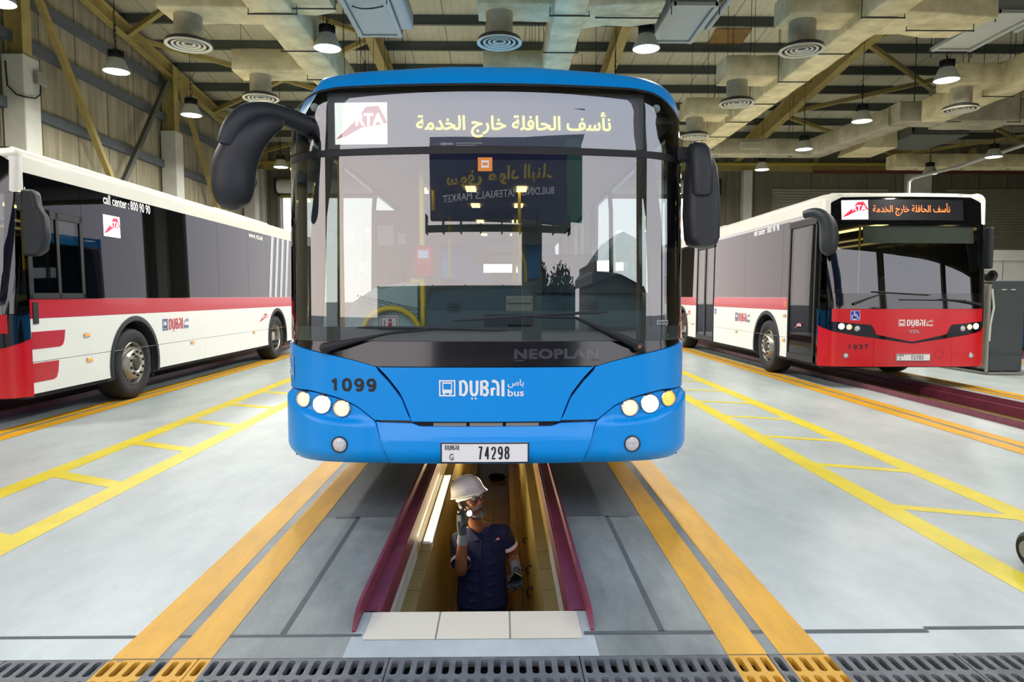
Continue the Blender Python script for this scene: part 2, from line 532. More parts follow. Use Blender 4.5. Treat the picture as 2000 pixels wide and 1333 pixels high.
# ------------------------------------------------------------------ pits
for c in BAYS:
    p = MB()
    w, zl, lw, zf = .43, -.30, .35, -1.68
    y0, y1, yl = PIT0, PIT1, 3.62
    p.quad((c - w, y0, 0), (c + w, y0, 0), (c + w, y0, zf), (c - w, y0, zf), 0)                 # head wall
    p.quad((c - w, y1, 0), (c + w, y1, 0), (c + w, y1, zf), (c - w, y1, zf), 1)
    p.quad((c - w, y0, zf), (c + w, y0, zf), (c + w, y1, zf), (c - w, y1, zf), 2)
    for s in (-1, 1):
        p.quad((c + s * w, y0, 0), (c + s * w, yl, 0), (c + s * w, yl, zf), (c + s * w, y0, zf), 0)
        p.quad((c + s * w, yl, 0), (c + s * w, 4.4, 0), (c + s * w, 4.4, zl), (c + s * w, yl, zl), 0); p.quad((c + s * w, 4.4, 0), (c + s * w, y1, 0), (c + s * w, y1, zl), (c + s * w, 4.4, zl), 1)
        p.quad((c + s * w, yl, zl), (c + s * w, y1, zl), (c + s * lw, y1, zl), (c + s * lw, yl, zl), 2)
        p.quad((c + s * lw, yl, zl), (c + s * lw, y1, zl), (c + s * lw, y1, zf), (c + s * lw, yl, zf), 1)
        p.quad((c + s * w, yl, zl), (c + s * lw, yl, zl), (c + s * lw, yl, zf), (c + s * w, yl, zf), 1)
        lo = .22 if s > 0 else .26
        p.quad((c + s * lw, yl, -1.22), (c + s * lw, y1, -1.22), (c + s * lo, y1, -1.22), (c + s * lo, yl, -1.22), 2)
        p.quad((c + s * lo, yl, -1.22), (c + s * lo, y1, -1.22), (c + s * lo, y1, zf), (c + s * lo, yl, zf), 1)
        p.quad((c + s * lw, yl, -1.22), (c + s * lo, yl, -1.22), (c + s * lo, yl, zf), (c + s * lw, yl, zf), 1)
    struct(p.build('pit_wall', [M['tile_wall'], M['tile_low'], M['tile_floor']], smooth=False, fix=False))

RAIL_SIDE = {-1: 'left', 1: 'right'}
BAY_OF = {-6.1: 'pit under the left bus', 0.0: 'pit with the worker', 6.1: 'pit under the right bus', 12.2: 'empty pit furthest right'}
for c in BAYS:
    for s in (-1, 1):
        r = MB()
        prof = [(.505, .0), (.505, .075), (.490, .075), (.487, .004), (.432, .002), (.418, -.012), (.418, -.115), (.43, -.115), (.43, -.0), ]
        ring = lambda y, k, dx=0.0: [(c + s * (u + dx), y, max(z, 0) * k + min(z, 0)) for u, z in prof]
        rings = [ring(2.80, .15, .0), ring(2.84, .55, .004), ring(2.90, .85, .004), ring(2.98, 1.0), ring(24.5, 1.0)]
        # in front of the pit only the upstand exists
        rings[0] = [(c + s * (.505 - .0), 2.80, .002), (c + s * .505, 2.80, .012), (c + s * .490, 2.80, .012), (c + s * .490, 2.80, .004), (c + s * .489, 2.80, .003), (c + s * .488, 2.80, .003), (c + s * .487, 2.80, .0025), (c + s * .489, 2.80, .002), (c + s * .49, 2.80, .002)]
        up = [(.505, .0015), (.505, .075), (.490, .075), (.490, .004)]
        r2 = MB()
        r2.loft([[(c + s * u, y, .0015 + (z - .0015) * k) for u, z in up] for y, k in ((2.80, .12), (2.83, .5), (2.87, .78), (2.92, .93), (2.98, 1), (24.5, 1))])
        low = [(.490, .004), (.490, .0015), (.418, .0015), (.418, -.115), (.428, -.115), (.428, -.001), (.432, .004)]
        r2.loft([[(c + s * u, y, z + .001) for u, z in low] for y in (2.985, 24.5)])
        o = r2.build('pit_guard_rail', M['maroon'], ang=30)
        tag(o, f"maroon steel guard rail along the {RAIL_SIDE[s]} edge of the {BAY_OF[c]}", 'rail', 'maroon guard rails along the pits')

# ------------------------------------------------------------------ drain
d = MB()
d.quad((XL, 2.2, 0), (XR, 2.2, 0), (XR, 2.2, -.3), (XL, 2.2, -.3)); d.quad((XL, 2.6, 0), (XR, 2.6, 0), (XR, 2.6, -.3), (XL, 2.6, -.3))
d.quad((XL, 2.2, -.3), (XR, 2.2, -.3), (XR, 2.6, -.3), (XL, 2.6, -.3))
struct(d.build('trim_1', M['soil'], smooth=False, fix=False))

def grate_mesh():
    g = MB()
    n, cw, rows = 15, .0486, 3
    W = .731; x00 = (W - n * cw) / 2
    rp = .128; y00 = .008
    H = .396
    def hole(cx, cy, w, h):
        r = w / 2; o = []
        for k in range(8): o.append((cx + r * cos(pi * k / 7), cy + h / 2 - r + r * sin(pi * k / 7)))
        for k in range(8): o.append((cx + r * cos(pi + pi * k / 7), cy - h / 2 + r + r * sin(pi + pi * k / 7)))
        return o
    def onrect(px, py, cx, cy, hw, hh):
        dx, dy = px - cx, py - cy
        t = min(hw / abs(dx) if abs(dx) > 1e-9 else 1e9, hh / abs(dy) if abs(dy) > 1e-9 else 1e9)
        return (cx + dx * t, cy + dy * t)
    for j in range(rows):
        for i in range(n):
            cx = x00 + cw * (i + .5); cy = y00 + rp * (j + .5)
            cy = .004 + (H - .008) / rows * (j + .5)
            hh = (H - .008) / rows / 2
            inn = hole(cx, cy, .027, .104)
            oc = [(cx + cw / 2, cy + hh), (cx - cw / 2, cy + hh), (cx - cw / 2, cy - hh), (cx + cw / 2, cy - hh)]
            N = len(inn)
            out = [onrect(px, py, cx, cy, cw / 2, hh) for px, py in inn]
            # snap the four points nearest to corners
            for q in oc:
                k = min(range(N), key=lambda k: hypot(out[k][0] - q[0], out[k][1] - q[1])); out[k] = q
            vs = [(x, y, 0) for x, y in out] + [(x, y, 0) for x, y in inn] + [(x, y, -.03) for x, y in inn]
            fs = [(k, (k + 1) % N, N + (k + 1) % N, N + k) for k in range(N)] + [(N + k, N + (k + 1) % N, 2 * N + (k + 1) % N, 2 * N + k) for k in range(N)]
            g.add(vs, fs)
    g.bb(0, x00, 0, H, -.03, 0); g.bb(W - x00, W, 0, H, -.03, 0)
    g.bb(0, W, -.0, .004, -.03, 0); g.bb(0, W, H - .004, H, -.03, 0)
    return g
gr0 = None
GR_LABEL = ['cast iron drain grate at the far left of the front drain row', 'cast iron drain grate with one broad yellow band across it, left of the pit', 'grey drain grate just left of the pit head', 'grey drain grate straight in front of the pit tiles',
            'grey drain grate just right of the pit head', 'cast iron drain grate crossed by yellow bands, right of the pit', 'cast iron drain grate at the far right of the front drain row']
for k in range(7):
    x = -2.52 + .735 * k
    if gr0 is None:
        gr0 = grate_mesh().build('drain_grate', M['iron'], smooth=False)
        o = gr0
    else:
        o = gr0.copy(); COL.objects.link(o)
    o.location = (x + .002, 2.202, .0)
    tag(o, GR_LABEL[k], 'drain grate', 'cast iron grates in the drain row')
# cast lettering on the grates, read from inside the hall
for k, s in ((1, 'D 400'), (2, 'D 400'), (3, 'D 400'), (4, 'D 400')):
    t = MB()
    x = -2.52 + .735 * k
    text_on(t, s, lambda a, b: (x + .45 - a * .09, 2.594 - b * .012, .0012), 0, 1, 0, 1, bold=.02)
    o = t.build('cast_lettering', M['gapgrey'], smooth=False, fix=False)
    par = [q for q in COL.objects if q.name.startswith('drain_grate')][k]
    o.parent = par
    o.matrix_parent_inverse = Matrix.Translation(-Vector((x + .002, 2.202, 0)))

# ------------------------------------------------------------------ roof and walls
RZ = lambda y: 10.24 - .11 * y      # underside of the roof lining
ro = MB()
ro.add([(XL - .3, Y0 - .3, RZ(Y0 - .3)), (XR + .3, Y0 - .3, RZ(Y0 - .3)), (XR + .3, Y1 + .3, RZ(Y1 + .3)), (XL - .3, Y1 + .3, RZ(Y1 + .3))] +
       [(XL - .3, Y0 - .3, RZ(Y0 - .3) + .2), (XR + .3, Y0 - .3, RZ(Y0 - .3) + .2), (XR + .3, Y1 + .3, RZ(Y1 + .3) + .2), (XL - .3, Y1 + .3, RZ(Y1 + .3) + .2)],
       [(0, 1, 2, 3), (4, 5, 6, 7), (0, 1, 5, 4), (1, 2, 6, 5), (2, 3, 7, 6), (3, 0, 4, 7)])
struct(ro.build('ceiling', M['roof'], smooth=False))
wl = MB(); wl.bb(XL - .2, XL, Y0, Y1 + .2, -.02, 10.3); struct(wl.build('wall_left', M['wallL'], smooth=False))
wr = MB(); wr.bb(XR, XR + .2, Y0, Y1 + .2, -.02, 10.3); struct(wr.build('wall_right', M['wallL'], smooth=False))
DOORS = [(-8.36, -3.85, 1), (-2.35, 2.35, 1), (3.85, 8.37, 1), (10.7, 15.05, 0), (17.5, 22.0, 0)]
DZ = 5.2
wb = MB()
px = XL
for a, b, _ in DOORS:
    wb.bb(px, a, Y1, Y1 + .25, -.02, DZ); px = b
wb.bb(px, XR, Y1, Y1 + .25, -.02, DZ)
wb.bb(XL, XR, Y1, Y1 + .25, DZ, 7.6)
struct(wb.build('wall_back', M['wallB'], smooth=False))
wf = MB()
FD = [(-8.9, -3.3), (-2.8, 2.8), (3.3, 8.9), (9.4, 15.0), (15.5, 21.1)]
px = XL
for a, b in FD:
    wf.bb(px, a, Y0 - .3, Y0, -.02, 4.8); px = b
wf.bb(px, XR, Y0 - .3, Y0, -.02, 4.8); wf.bb(XL, XR, Y0 - .3, Y0, 4.8, 10.3)
struct(wf.build('wall_front', M['wallB'], smooth=False))
# closed roller shutters, slat by slat profile
for i, (a, b) in enumerate(((10.7, 15.05), (17.5, 22.0))):
    q = MB(); n = 52; top = DZ + .35; h = (top - .0) / n
    prof = []
    for k in range(n):
        z = k * h
        prof += [(Y1 - .02, z), (Y1 - .055, z + h * .3), (Y1 - .055, z + h * .8)]
    prof.append((Y1 - .02, top))
    vs = [(a - .1, y, z) for y, z in prof] + [(b + .1, y, z) for y, z in prof]
    m_ = len(prof)
    q.add(vs, [(k, k + 1, m_ + k + 1, m_ + k) for k in range(m_ - 1)])
    struct(q.build(f'door_{i + 1}', M['shutter'], smooth=False))
# vent strip: row of lit slots through the right-hand shutter is left to daylight openings in it
# roller housings above the open doors
for k, (a, b, op) in enumerate(DOORS[:3]):
    if k == 1: continue
    h = thing('roller_shutter_housing', ('rolled-up shutter drum over the open back doorway left of the blue bus', '', 'rolled-up shutter drum over the open back doorway behind the red-fronted bus')[k], 'shutter', ((a + b) / 2, Y1 - .3, DZ + .35))
    q = MB(); q.lathe([(.001, -(b - a) / 2), (.26, -(b - a) / 2), (.26, (b - a) / 2), (.001, (b - a) / 2)], (0, 0, 0), 'X', 20)
    q.build('drum', M['white'], h)
    for s in (-1, 1):
        q = MB(); q.box((s * ((b - a) / 2 + .06), 0, -.02), (.08, .5, .6)); q.build('end_bracket', M['black'], h)
    q = MB(); q.box((0, .2, -.36), (b - a, .06, .1)); q.build('bottom_bar', M['ypipe'], h)
    for s in (-1, 1):
        q = MB(); q.box((s * ((b - a) / 2 + .05), .25, -.35 - DZ / 2), (.1, .1, DZ - .0)); q.build('guide_rail', M['conduit'], h)

# ------------------------------------------------------------------ steelwork
def I(name, p0, p1, w, h, m, up=(0, 0, 1), tf=.018, tw=.012):
    return struct(MB().ibeam(p0, p1, w, h, tf, tw, 0, up).build(name, m, smooth=False))
def SB(name, p0, p1, w, h, m, up=(0, 0, 1)):
    return struct(MB().beam(p0, p1, w, h, 0, up).build(name, m, smooth=False))
for k in range(-11, 7):                                   # purlins along the hall's width
    y = 17.57 + 1.36 * k
    I('purlin', (XL, y, RZ(y) - .12), (XR, y, RZ(y) - .12), .09, .22, M['purlin'])
for x in (-3.05, 3.05, 9.15, 15.25, 21.35):               # rafters
    y0, y1 = Y0 + .1, Y1 - .05
    I('roof_rafter', (x, y0, RZ(y0) - .5), (x, y1, RZ(y1) - .5), .24, .52, M['ybeam'], tf=.022)
I('eave_beam', (-9.1, Y0, RZ(Y0) - .42), (-9.1, Y1, RZ(Y1) - .42), .2, .34, M['ybeam'])
# roof bracing in crossed diagonals
ZB = lambda y: RZ(y) - .52
for x0, x1 in ((-9.1, -3.05), (9.15, 15.25), (15.25, 21.35)):
    for ya, yb in ((12.6, 17.6), (17.6, 22.6), (22.6, 26.7)):
        for p, q in (((x0, ya), (x1, yb)), ((x0, yb), (x1, ya))):
            SB('roof_brace', (p[0], p[1], ZB(p[1])), (q[0], q[1], ZB(q[1])), .11, .11, M['ybrace'])
# left wall: columns, girts, diagonal bracing
COLY = (7.6, 13.7, 19.8, 25.9)
for y in COLY:
    I('wall_column', (-9.12, y, 5.9), (-9.12, y, RZ(y) - .3), .26, .34, M['ybeam'], up=(1, 0, 0))
    c = MB(); c.box((-9.1, y, 2.97), (.42, .46, 5.98)); struct(c.build('column_casing', M['column'], smooth=False, bevel=.02))
for z, m_ in ((7.25, 'girt'), (6.35, 'girt'), (5.05, 'girt'), (3.6, 'girt')):
    SB('wall_girt', (-9.28, Y0, z), (-9.28, Y1, z), .12, .2, M[m_])
for ya, yb in ((13.95, 19.6), (20.05, 25.7)):
    SB('wall_brace', (-8.99, ya, 7.5), (-8.99, yb, -.4 + .4), .12, .12, M['ybrace'])
    SB('wall_brace', (-9.08, yb, 7.3), (-9.08, ya, 0.0), .1, .12, M['purlin'] if ya < 15 else M['ybrace'])
# back wall: columns, pipes and rails
for x, w, m_ in ((9.55, .34, 'column'), (16.2, .9, 'column'), (-9.1, .4, 'column'), (-3.1, .35, 'column'), (3.1, .35, 'column')):
    c = MB(); c.bb(x - w / 2, x + w / 2, Y1 - .35, Y1 - .02, 0, 6.2); struct(c.build('column_casing', M[m_], smooth=False, bevel=.015))
for x in (-8.9, -6, -3.05, 0, 3.05, 6, 9.15, 12.2, 15.6, 18.3, 21.35):
    I('back_post', (x, Y1 - .14, 6.2), (x, Y1 - .14, RZ(Y1) - .2), .2, .2, M['ybeam'], up=(0, 1, 0))
SB('back_girt', (XL, Y1 - .1, 6.3), (XR, Y1 - .1, 6.3), .16, .2, M['ybrace'])
p = MB(); p.tube([(XL + .2, Y1 - .4, 6.42), (XR - .2, Y1 - .4, 6.42)], .06, 10)
tag(p.build('gas_pipe', M['ypipe']), 'long yellow pipe running across the top of the back wall', 'pipe')
p = MB(); p.bb(12.0, 24, Y1 - .5, Y1 - .42, 6.05, 6.17)
tag(p.build('crane_rail', mat('rust_red_rail', '#6d3a2c', .6)), 'thin rust-red rail across the back wall above the shutters', 'rail')

# ------------------------------------------------------------------ outside: yard, billboard and sheds seen mirrored in the windscreen
gd = MB()
R_ = 150
for x0, x1, y0, y1 in ((-R_, R_, -R_, Y0 - .0), (-R_, R_, Y1, R_), (-R_, XL, Y0, Y1), (XR, R_, Y0, Y1)):
    gd.quad((x0, y0, -.015), (x1, y0, -.015), (x1, y1, -.015), (x0, y1, -.015))
struct(gd.build('ground', M['ground'], smooth=False, fix=False))
# ------------------------------------------------------------------ lamps
def make_lamp():
    r = thing('pendant_lamp', '', 'lamp')
    q = MB(); q.lathe([(.001, .36), (.06, .36), (.075, .34), (.075, .30), (.11, .28), (.125, .22), (.12, .21), (.001, .21)], (0, 0, 0), 'Z', 24)
    for k in range(12):
        a = 2 * pi * k / 12
        q.box((.1 * cos(a), .1 * sin(a), .29), (.05, .006, .11), a)
    q.build('housing', M['black'], r)
    q = MB(); q.lathe([(.118, .215), (.13, .2), (.165, .12), (.205, .03), (.212, .0), (.205, -.004), (.2, .0), (.16, .115), (.118, .2)], (0, 0, 0), 'Z', 32)
    q.build('shade', M['lampshade'], r)
    q = MB(); q.lathe([(.001, -.012), (.12, -.01), (.19, -.004), (.203, .004)], (0, 0, 0), 'Z', 32)
    q.build('lens', M['lamp'], r)
    q = MB(); q.tube([(0, 0, .36), (0, 0, .41)], .016, 8); q.tube([(0, 0, .41), (0, 0, .46)], .008, 6)
    q.build('hook', M['rod'], r)
    ld = bpy.data.lights.new('lamp_light', 'AREA'); ld.shape = 'DISK'; ld.size = .38; ld.energy = LAMP_W; ld.color = (1.0, .97, .90)
    lo = bpy.data.objects.new('lamp_light', ld); COL.objects.link(lo); lo.location = (0, 0, -.03); lo.parent = r
    return r
LAMP_W = 120
LAMPS = [
    (7.98, 12.37, 'lit pendant lamp closest to the front in the row above the red-fronted bus'),
    (7.98, 15.25, 'second lit pendant lamp from the front in the row above the red-fronted bus'),
    (7.98, 18.15, 'third lit pendant lamp from the front in the row above the red-fronted bus'),
    (7.98, 21.05, 'last lit pendant lamp in the row above the red-fronted bus'),
    (-6.42, 9.34, 'lit pendant lamp cut off at the top left corner of the photo'),
    (-6.42, 12.11, 'lit pendant lamp hanging left of the round ceiling diffuser above the white bus'),
    (-6.42, 14.95, 'lit pendant lamp between the left wall columns and the big black mirror'),
    (-6.42, 20.87, 'small far lit pendant lamp just left of the blue bus windscreen'),
    (-2.56, 10.95, 'lit pendant lamp above the left end of the blue roof'),
    (2.35, 10.9, 'lit pendant lamp above the right end of the blue roof'),
    (13.62, 19.06, 'lit pendant lamp furthest right, above the corner of the red-fronted bus'),
    (13.5, 21.7, 'far lit pendant lamp low over the roof of the red-fronted bus'),
] + [(x, y, 'unseen lit pendant lamp added along the lamp rows to brighten the hall') for x, y in ((-2.55, 13.9), (-2.55, 16.8), (-2.55, 19.7), (2.35, 13.8), (2.35, 16.7), (2.35, 19.6), (-2.55, 7.9), (2.35, 7.9), (-6.42, 6.4), (7.98, 9.4), (7.98, 6.5), (-6.42, 17.9))]  # these last lamps are unseen, added to brighten the hall and bus sides
lamp0 = None
for x, y, lb in LAMPS:
    if lamp0 is None:
        lamp0 = o = make_lamp()
    else:
        o = copy_tree(lamp0)
    o.location = (x, y, 5.2); o.rotation_euler = (0, 0, random.random() * 6)
    tag(o, lb, 'lamp', 'pendant high-bay lamps')
    q = MB(); n = int((RZ(y) - .25 - 5.66) / .05)
    top = RZ(y) - .24 - 5.2
    q.tube([(0, 0, .46), (0, 0, top)], .006, 6)
    for k in range(7):                                   # the shackle links at the lower end
        q.box((0, 0, .5 + k * .045), (.028 if k % 2 else .01, .01 if k % 2 else .028, .04))
    q.tube([(.02, 0, .4), (.05, .02, .62), (.03, .01, .8), (.1, .02, .95), (.02, 0, 1.05)], .006, 6)
    q.build('chain', M['rod'], o)

# ------------------------------------------------------------------ ceiling diffusers on drop necks
def make_diffuser():
    r = thing('ceiling_diffuser', '', 'air diffuser')
    q = MB(); q.lathe([(.19, .06), (.19, .62), (.205, .62)], (0, 0, 0), 'Z', 28); q.lathe([(.2, .60), (.2, .64)], (0, 0, 0), 'Z', 28)
    q.build('neck', M['ductd'], r)
    for k, (ra, rb) in enumerate(((.32, .268), (.235, .195), (.165, .128), (.098, .06))):
        q = MB(); z = .0 + k * .006
        q.lathe([(ra, z), (ra - .004, z - .007), (rb + .004, z + .002), (rb, z + .014), (ra - .006, z + .012), (ra, z)], (0, 0, 0), 'Z', 40)
        q.build('ring', M['diff'], r)
    q = MB(); q.lathe([(.001, .034), (.29, .034), (.31, .012), (.315, .02), (.30, .06), (.19, .1)], (0, 0, 0), 'Z', 32)
    q.build('back_plate', M['rod'], r)
    return r
DIFFS = [
    (4.50, 10.28, 'round ceiling diffuser nearest the front in the row right of the blue roof'),
    (4.50, 13.08, 'second round ceiling diffuser in the row right of the blue roof'),
    (4.46, 15.77, 'third round ceiling diffuser, just above the right-hand black mirror'),
    (-4.35, 10.2, 'round ceiling diffuser hanging above the white and red bus'),
    (-4.25, 12.88, 'round ceiling diffuser directly above the curved black mirror arm'),
    (0.09, 10.04, 'round ceiling diffuser over the middle of the blue roof'),
    (8.95, 13.44, 'round ceiling diffuser behind the pendant lamp above the red-fronted bus'),
]
diff0 = None
for x, y, lb in DIFFS:
    if diff0 is None:
        diff0 = o = make_diffuser()
    else:
        o = copy_tree(diff0)
    o.location = (x, y, 4.97)
    tag(o, lb, 'air diffuser', 'round ceiling diffusers')

# ------------------------------------------------------------------ ducts
def wrap_box(q, p0, p1, w, h, seg=.75, wob=.006, mi=0):
    """insulation-wrapped rectangular duct between two points, softly bulging between its bands"""
    p0, p1 = Vector(p0), Vector(p1)
    t = (p1 - p0); L = t.length; t.normalize()
    u = Vector((0, 0, 1)); sd = t.cross(u).normalized(); u = sd.cross(t)
    n = max(2, int(L / seg)) * 2
    rings = []
    for i in range(n + 1):
        k = 1 + (wob / .25) * (1 if i % 2 else -.4) + random.uniform(-.006, .006)
        a, b = w / 2 * k, h / 2 * k
        c = p0 + t * (L * i / n)
        r = .022
        rings.append([c + sd * x + u * y for x, y in ((-a, -b + r), (-a + r, -b), (a - r, -b), (a, -b + r), (a, b - r), (a - r, b), (-a + r, b), (-a, b - r))])
    q.loft(rings, mi=mi)
def hanger(par, x, y, z, w, top):
    q = MB()
    for s in (-1, 1): q.tube([(x + s * w / 2, y, z), (x + s * w / 2, y, top)], .006, 6)
    q.beam((x - w / 2 - .01, y, z + .012), (x + w / 2 + .01, y, z + .012), .022, .014)
    q.build('hanger', M['rod'], par)
def duct_run(xc, w, ydiff, xdiff, label, y0=9.2, y1=19.5, z=5.52, h=.5):
    r = thing('air_duct', label, 'duct', (0, 0, 0), 'wrapped air ducts along the hall')
    q = MB(); wrap_box(q, (xc, y0, z), (xc, y1, z), w, h); q.build('trunk', M['duct'], r, ang=50)
    for y in ydiff:
        q = MB(); wrap_box(q, (xc - w * .2, y, z + .05), (xdiff - .3, y, z + .05), .62, .38); q.build('branch', M['duct'], r, ang=50)
    for k in range(int((y1 - y0) / 1.45)):
        hanger(r, xc, y0 + .6 + 1.45 * k, z - h / 2 - .025, w + .1, RZ(y0 + .6 + 1.45 * k) - .2)
    return r
DU = [duct_run(-3.02, .56, (10.2, 12.88), -4.35, 'wrapped ivory air duct running back over the gap left of the blue bus'),
duct_run(1.06, .44, (10.04, 12.9), .09, 'wrapped ivory air duct running back above the middle of the blue roof'),
duct_run(5.42, .50, (10.28, 13.08, 15.77), 4.5, 'wrapped ivory air duct running back between the blue and the red-fronted bus'),
duct_run(9.75, .50, (13.44,), 8.95, 'wrapped ivory air duct above the front of the red-fronted bus', y0=11.5, y1=15.6)]
r = DU[1]
q = MB(); wrap_box(q, (.9, 10.05, 5.62), (2.35, 10.0, 5.68), .75, .62, wob=.012); q.build('cross_trunk', M['duct'], r, ang=50); hanger(r, 1.9, 10.0, 5.3, .9, 8.9)
r = DU[0]
q = MB(); wrap_box(q, (-3.3, 9.75, 5.62), (-2.24, 9.75, 5.70), .75, .6, wob=.012); q.build('cross_trunk', M['duct'], r, ang=50); hanger(r, -2.6, 9.75, 5.3, .9, 8.9)
r = DU[2]
q = MB(); wrap_box(q, (5.3, 10.1, 5.66), (7.2, 10.6, 5.75), .85, .66, wob=.012); q.build('cross_trunk', M['duct'], r, ang=50); hanger(r, 6.6, 10.4, 5.3, 1.0, 8.9)
# cross duct at the back with a stepped run
r = thing('air_duct', 'stepped wrapped duct crossing behind the red-fronted bus roof with a small vent grille', 'duct')
q = MB(); wrap_box(q, (3.6, 20.5, 5.72), (9.4, 20.5, 5.72), .6, .44, wob=.004); q.build('rear_trunk', M['ductd'], r, ang=50)
q = MB(); wrap_box(q, (9.3, 20.7, 5.72), (9.75, 16.9, 5.72), .6, .44, wob=.004); q.build('middle_trunk', M['ductd'], r, ang=50)
q = MB(); wrap_box(q, (9.5, 16.75, 5.74), (10.8, 16.75, 5.74), .6, .46, wob=.004); q.build('front_trunk', M['ductd'], r, ang=50)
q = MB(); wrap_box(q, (10.6, 16.7, 5.95), (12.2, 16.7, 5.95), .9, .95, wob=.004, seg=2); q.build('plenum', M['ductd'], r, ang=50)
q = MB(); wrap_box(q, (12.1, 16.7, 5.8), (15.2, 16.7, 5.8), .6, .5, wob=.004); q.build('side_trunk', M['ductd'], r, ang=50)
q = MB(); q.bb(7.0, 7.6, 20.17, 20.2, 5.62, 5.84)
for k in range(5): q.bb(7.03, 7.57, 20.14, 20.18, 5.645 + .042 * k, 5.66 + .042 * k)
q.build('vent_grille', M['diff'], r)
for x in (4.6, 6.4, 8.6): hanger(r, x, 20.5, 5.48, .1, 7.7)
hanger(r, 10.7, 16.3, 5.45, .3, 8.2); hanger(r, 12.1, 16.3, 5.45, .3, 8.2)
r = thing('air_duct', 'long wrapped duct low across the back at the right edge of the photo', 'duct')
q = MB(); wrap_box(q, (12.6, 22.3, 5.68), (21, 22.3, 5.68), .6, .42, wob=.006); q.build('trunk', M['duct'], r, ang=50)
for x in (13.4, 14.9, 16.4): hanger(r, x, 22.3, 5.45, .1, 7.6)
# dark hanging unit with its sloping metal hood
r = thing('air_unit', 'dark open-framed air unit with an ivory sloped box hanging over the red-fronted bus', 'air unit', (0, 0, 0))
q = MB(); q.bb(10.9, 12.4, 18.3, 20.2, 5.62, 5.68); q.bb(10.9, 12.4, 18.3, 18.36, 5.68, 5.95); q.bb(10.88, 10.94, 18.3, 20.2, 5.68, 5.95); q.build('drip_tray', M['purlin'], r, smooth=False)
q = MB(); q.bb(11.0, 12.3, 18.7, 20.0, 5.75, 6.5); q.build('casing', mat('unit_dark_blue_grey', '#4b5359', .5), r, bevel=.02)
q = MB(); q.loft([[(9.9, y, 5.42), (10.85, y, 5.42), (10.85, y, 5.98), (10.2, y, 5.98)] for y in (18.9, 20.3)]); q.build('supply_box', M['duct'], r, smooth=False)
for x, y in ((10.95, 18.35), (12.35, 18.35)):
    q = MB(); q.tube([(x, y, 5.7), (x, y, RZ(y) - .01)], .012, 6); q.build('hanger', M['rod'], r)
p = MB(); p.tube([(14.35, 17.6, 5.55), (13.85, 20.94, 5.27), (13.1, 21.9, 5.12), (13.02, 22.0, 5.0), (13.02, 22.0, 0)], .05, 10)
tag(p.build('drain_pipe', M['column']), 'pale sloping drain pipe running down behind the red-fronted bus roof', 'pipe')

# ------------------------------------------------------------------ ceiling air units
def air_unit(x0, x1, y0, y1, z0, z1, label, cable=False):
    r = thing('air_unit', label, 'air unit', ((x0 + x1) / 2, (y0 + y1) / 2, z0), 'box-shaped ceiling air units')
    hx, hy, H = (x1 - x0) / 2, (y1 - y0) / 2, z1 - z0
    q = MB(); q.bb(-hx, hx, -hy, hy, .05, H); q.build('casing', M['unitside'], r, smooth=False, bevel=.01)
    q = MB(); q.bb(-hx + .05, hx - .05, -hy + .05, hy - .05, .025, .06); q.build('access_panel', M['unit'], r, smooth=False)
    q = MB()
    for a in (-1, 1):
        q.bb(a * hx - .035, a * hx + .035, -hy - .03, hy + .03, -.01, .05)
        q.bb(-hx, hx, a * hy - .03, a * hy + .03, .0, .05)
    q.build('frame', M['unit'], r, smooth=False)
    for a in (-1, 1):
        for b in (-1, 1):
            q = MB(); q.tube([(a * (hx + .03), b * hy, -.12), (a * (hx + .03), b * hy, 8.5 - z0)], .008, 6); q.build('hanger', M['rod'], r)
    if cable:
        q = MB(); q.tube([(-.22 + .05 * k, -hy + .42 - .16 * sin(pi * k / 9), .02 - .10 * sin(pi * k / 9)) for k in range(10)], .01, 6); q.build('cable', M['black'], r)
    return r
air_unit(-2.16, -1.52, 10.0, 11.55, 5.6, 6.2, 'white-bottomed air unit with a looped black cable above the left of the blue roof', True)
q = MB(); wrap_box(q, (-1.38, 9.6, 5.75), (-1.38, 11.3, 5.75), .2, .26, wob=.004)
tag(q.build('air_duct', M['unit'], ang=50), 'narrow white side duct beside the air unit with the looped cable', 'duct')
air_unit(2.62, 3.26, 10.3, 11.75, 5.6, 6.5, 'grey air unit with a pale bottom panel above the right end of the blue roof')
air_unit(7.52, 8.16, 10.5, 12.05, 5.6, 6.7, 'grey air unit with a pale bottom panel near the top right corner')
for x, lb in ((3.45, 'pale tube light beside the grey air unit right of the blue roof'), (8.5, 'pale tube light beside the air unit near the top right corner')):
    p = thing('tube_light', lb, 'light fitting', (x, 10.7, 5.72), 'unlit tube lights beside the air units')
    q = MB(); q.tube([(0, -.7, 0), (0, .75, 0)], .045, 12); q.build('diffuser_tube', M['unit'], p)
    q = MB(); q.bb(-.06, .06, -.75, .8, .03, .08); q.build('batten', M['diff'], p)
    q = MB(); q.tube([(0, .5, .08), (0, .5, 3.2)], .01, 6); q.build('hanger', M['rod'], p)
q = MB(); q.add([(5.62, 18.1, RZ(18.1) - .03), (6.55, 18.1, RZ(18.1) - .03), (6.55, 19.4, RZ(19.4) - .03), (5.62, 19.4, RZ(19.4) - .03)], [(0, 1, 2, 3)])
struct(q.build('ceiling_board', M['board'], smooth=False))

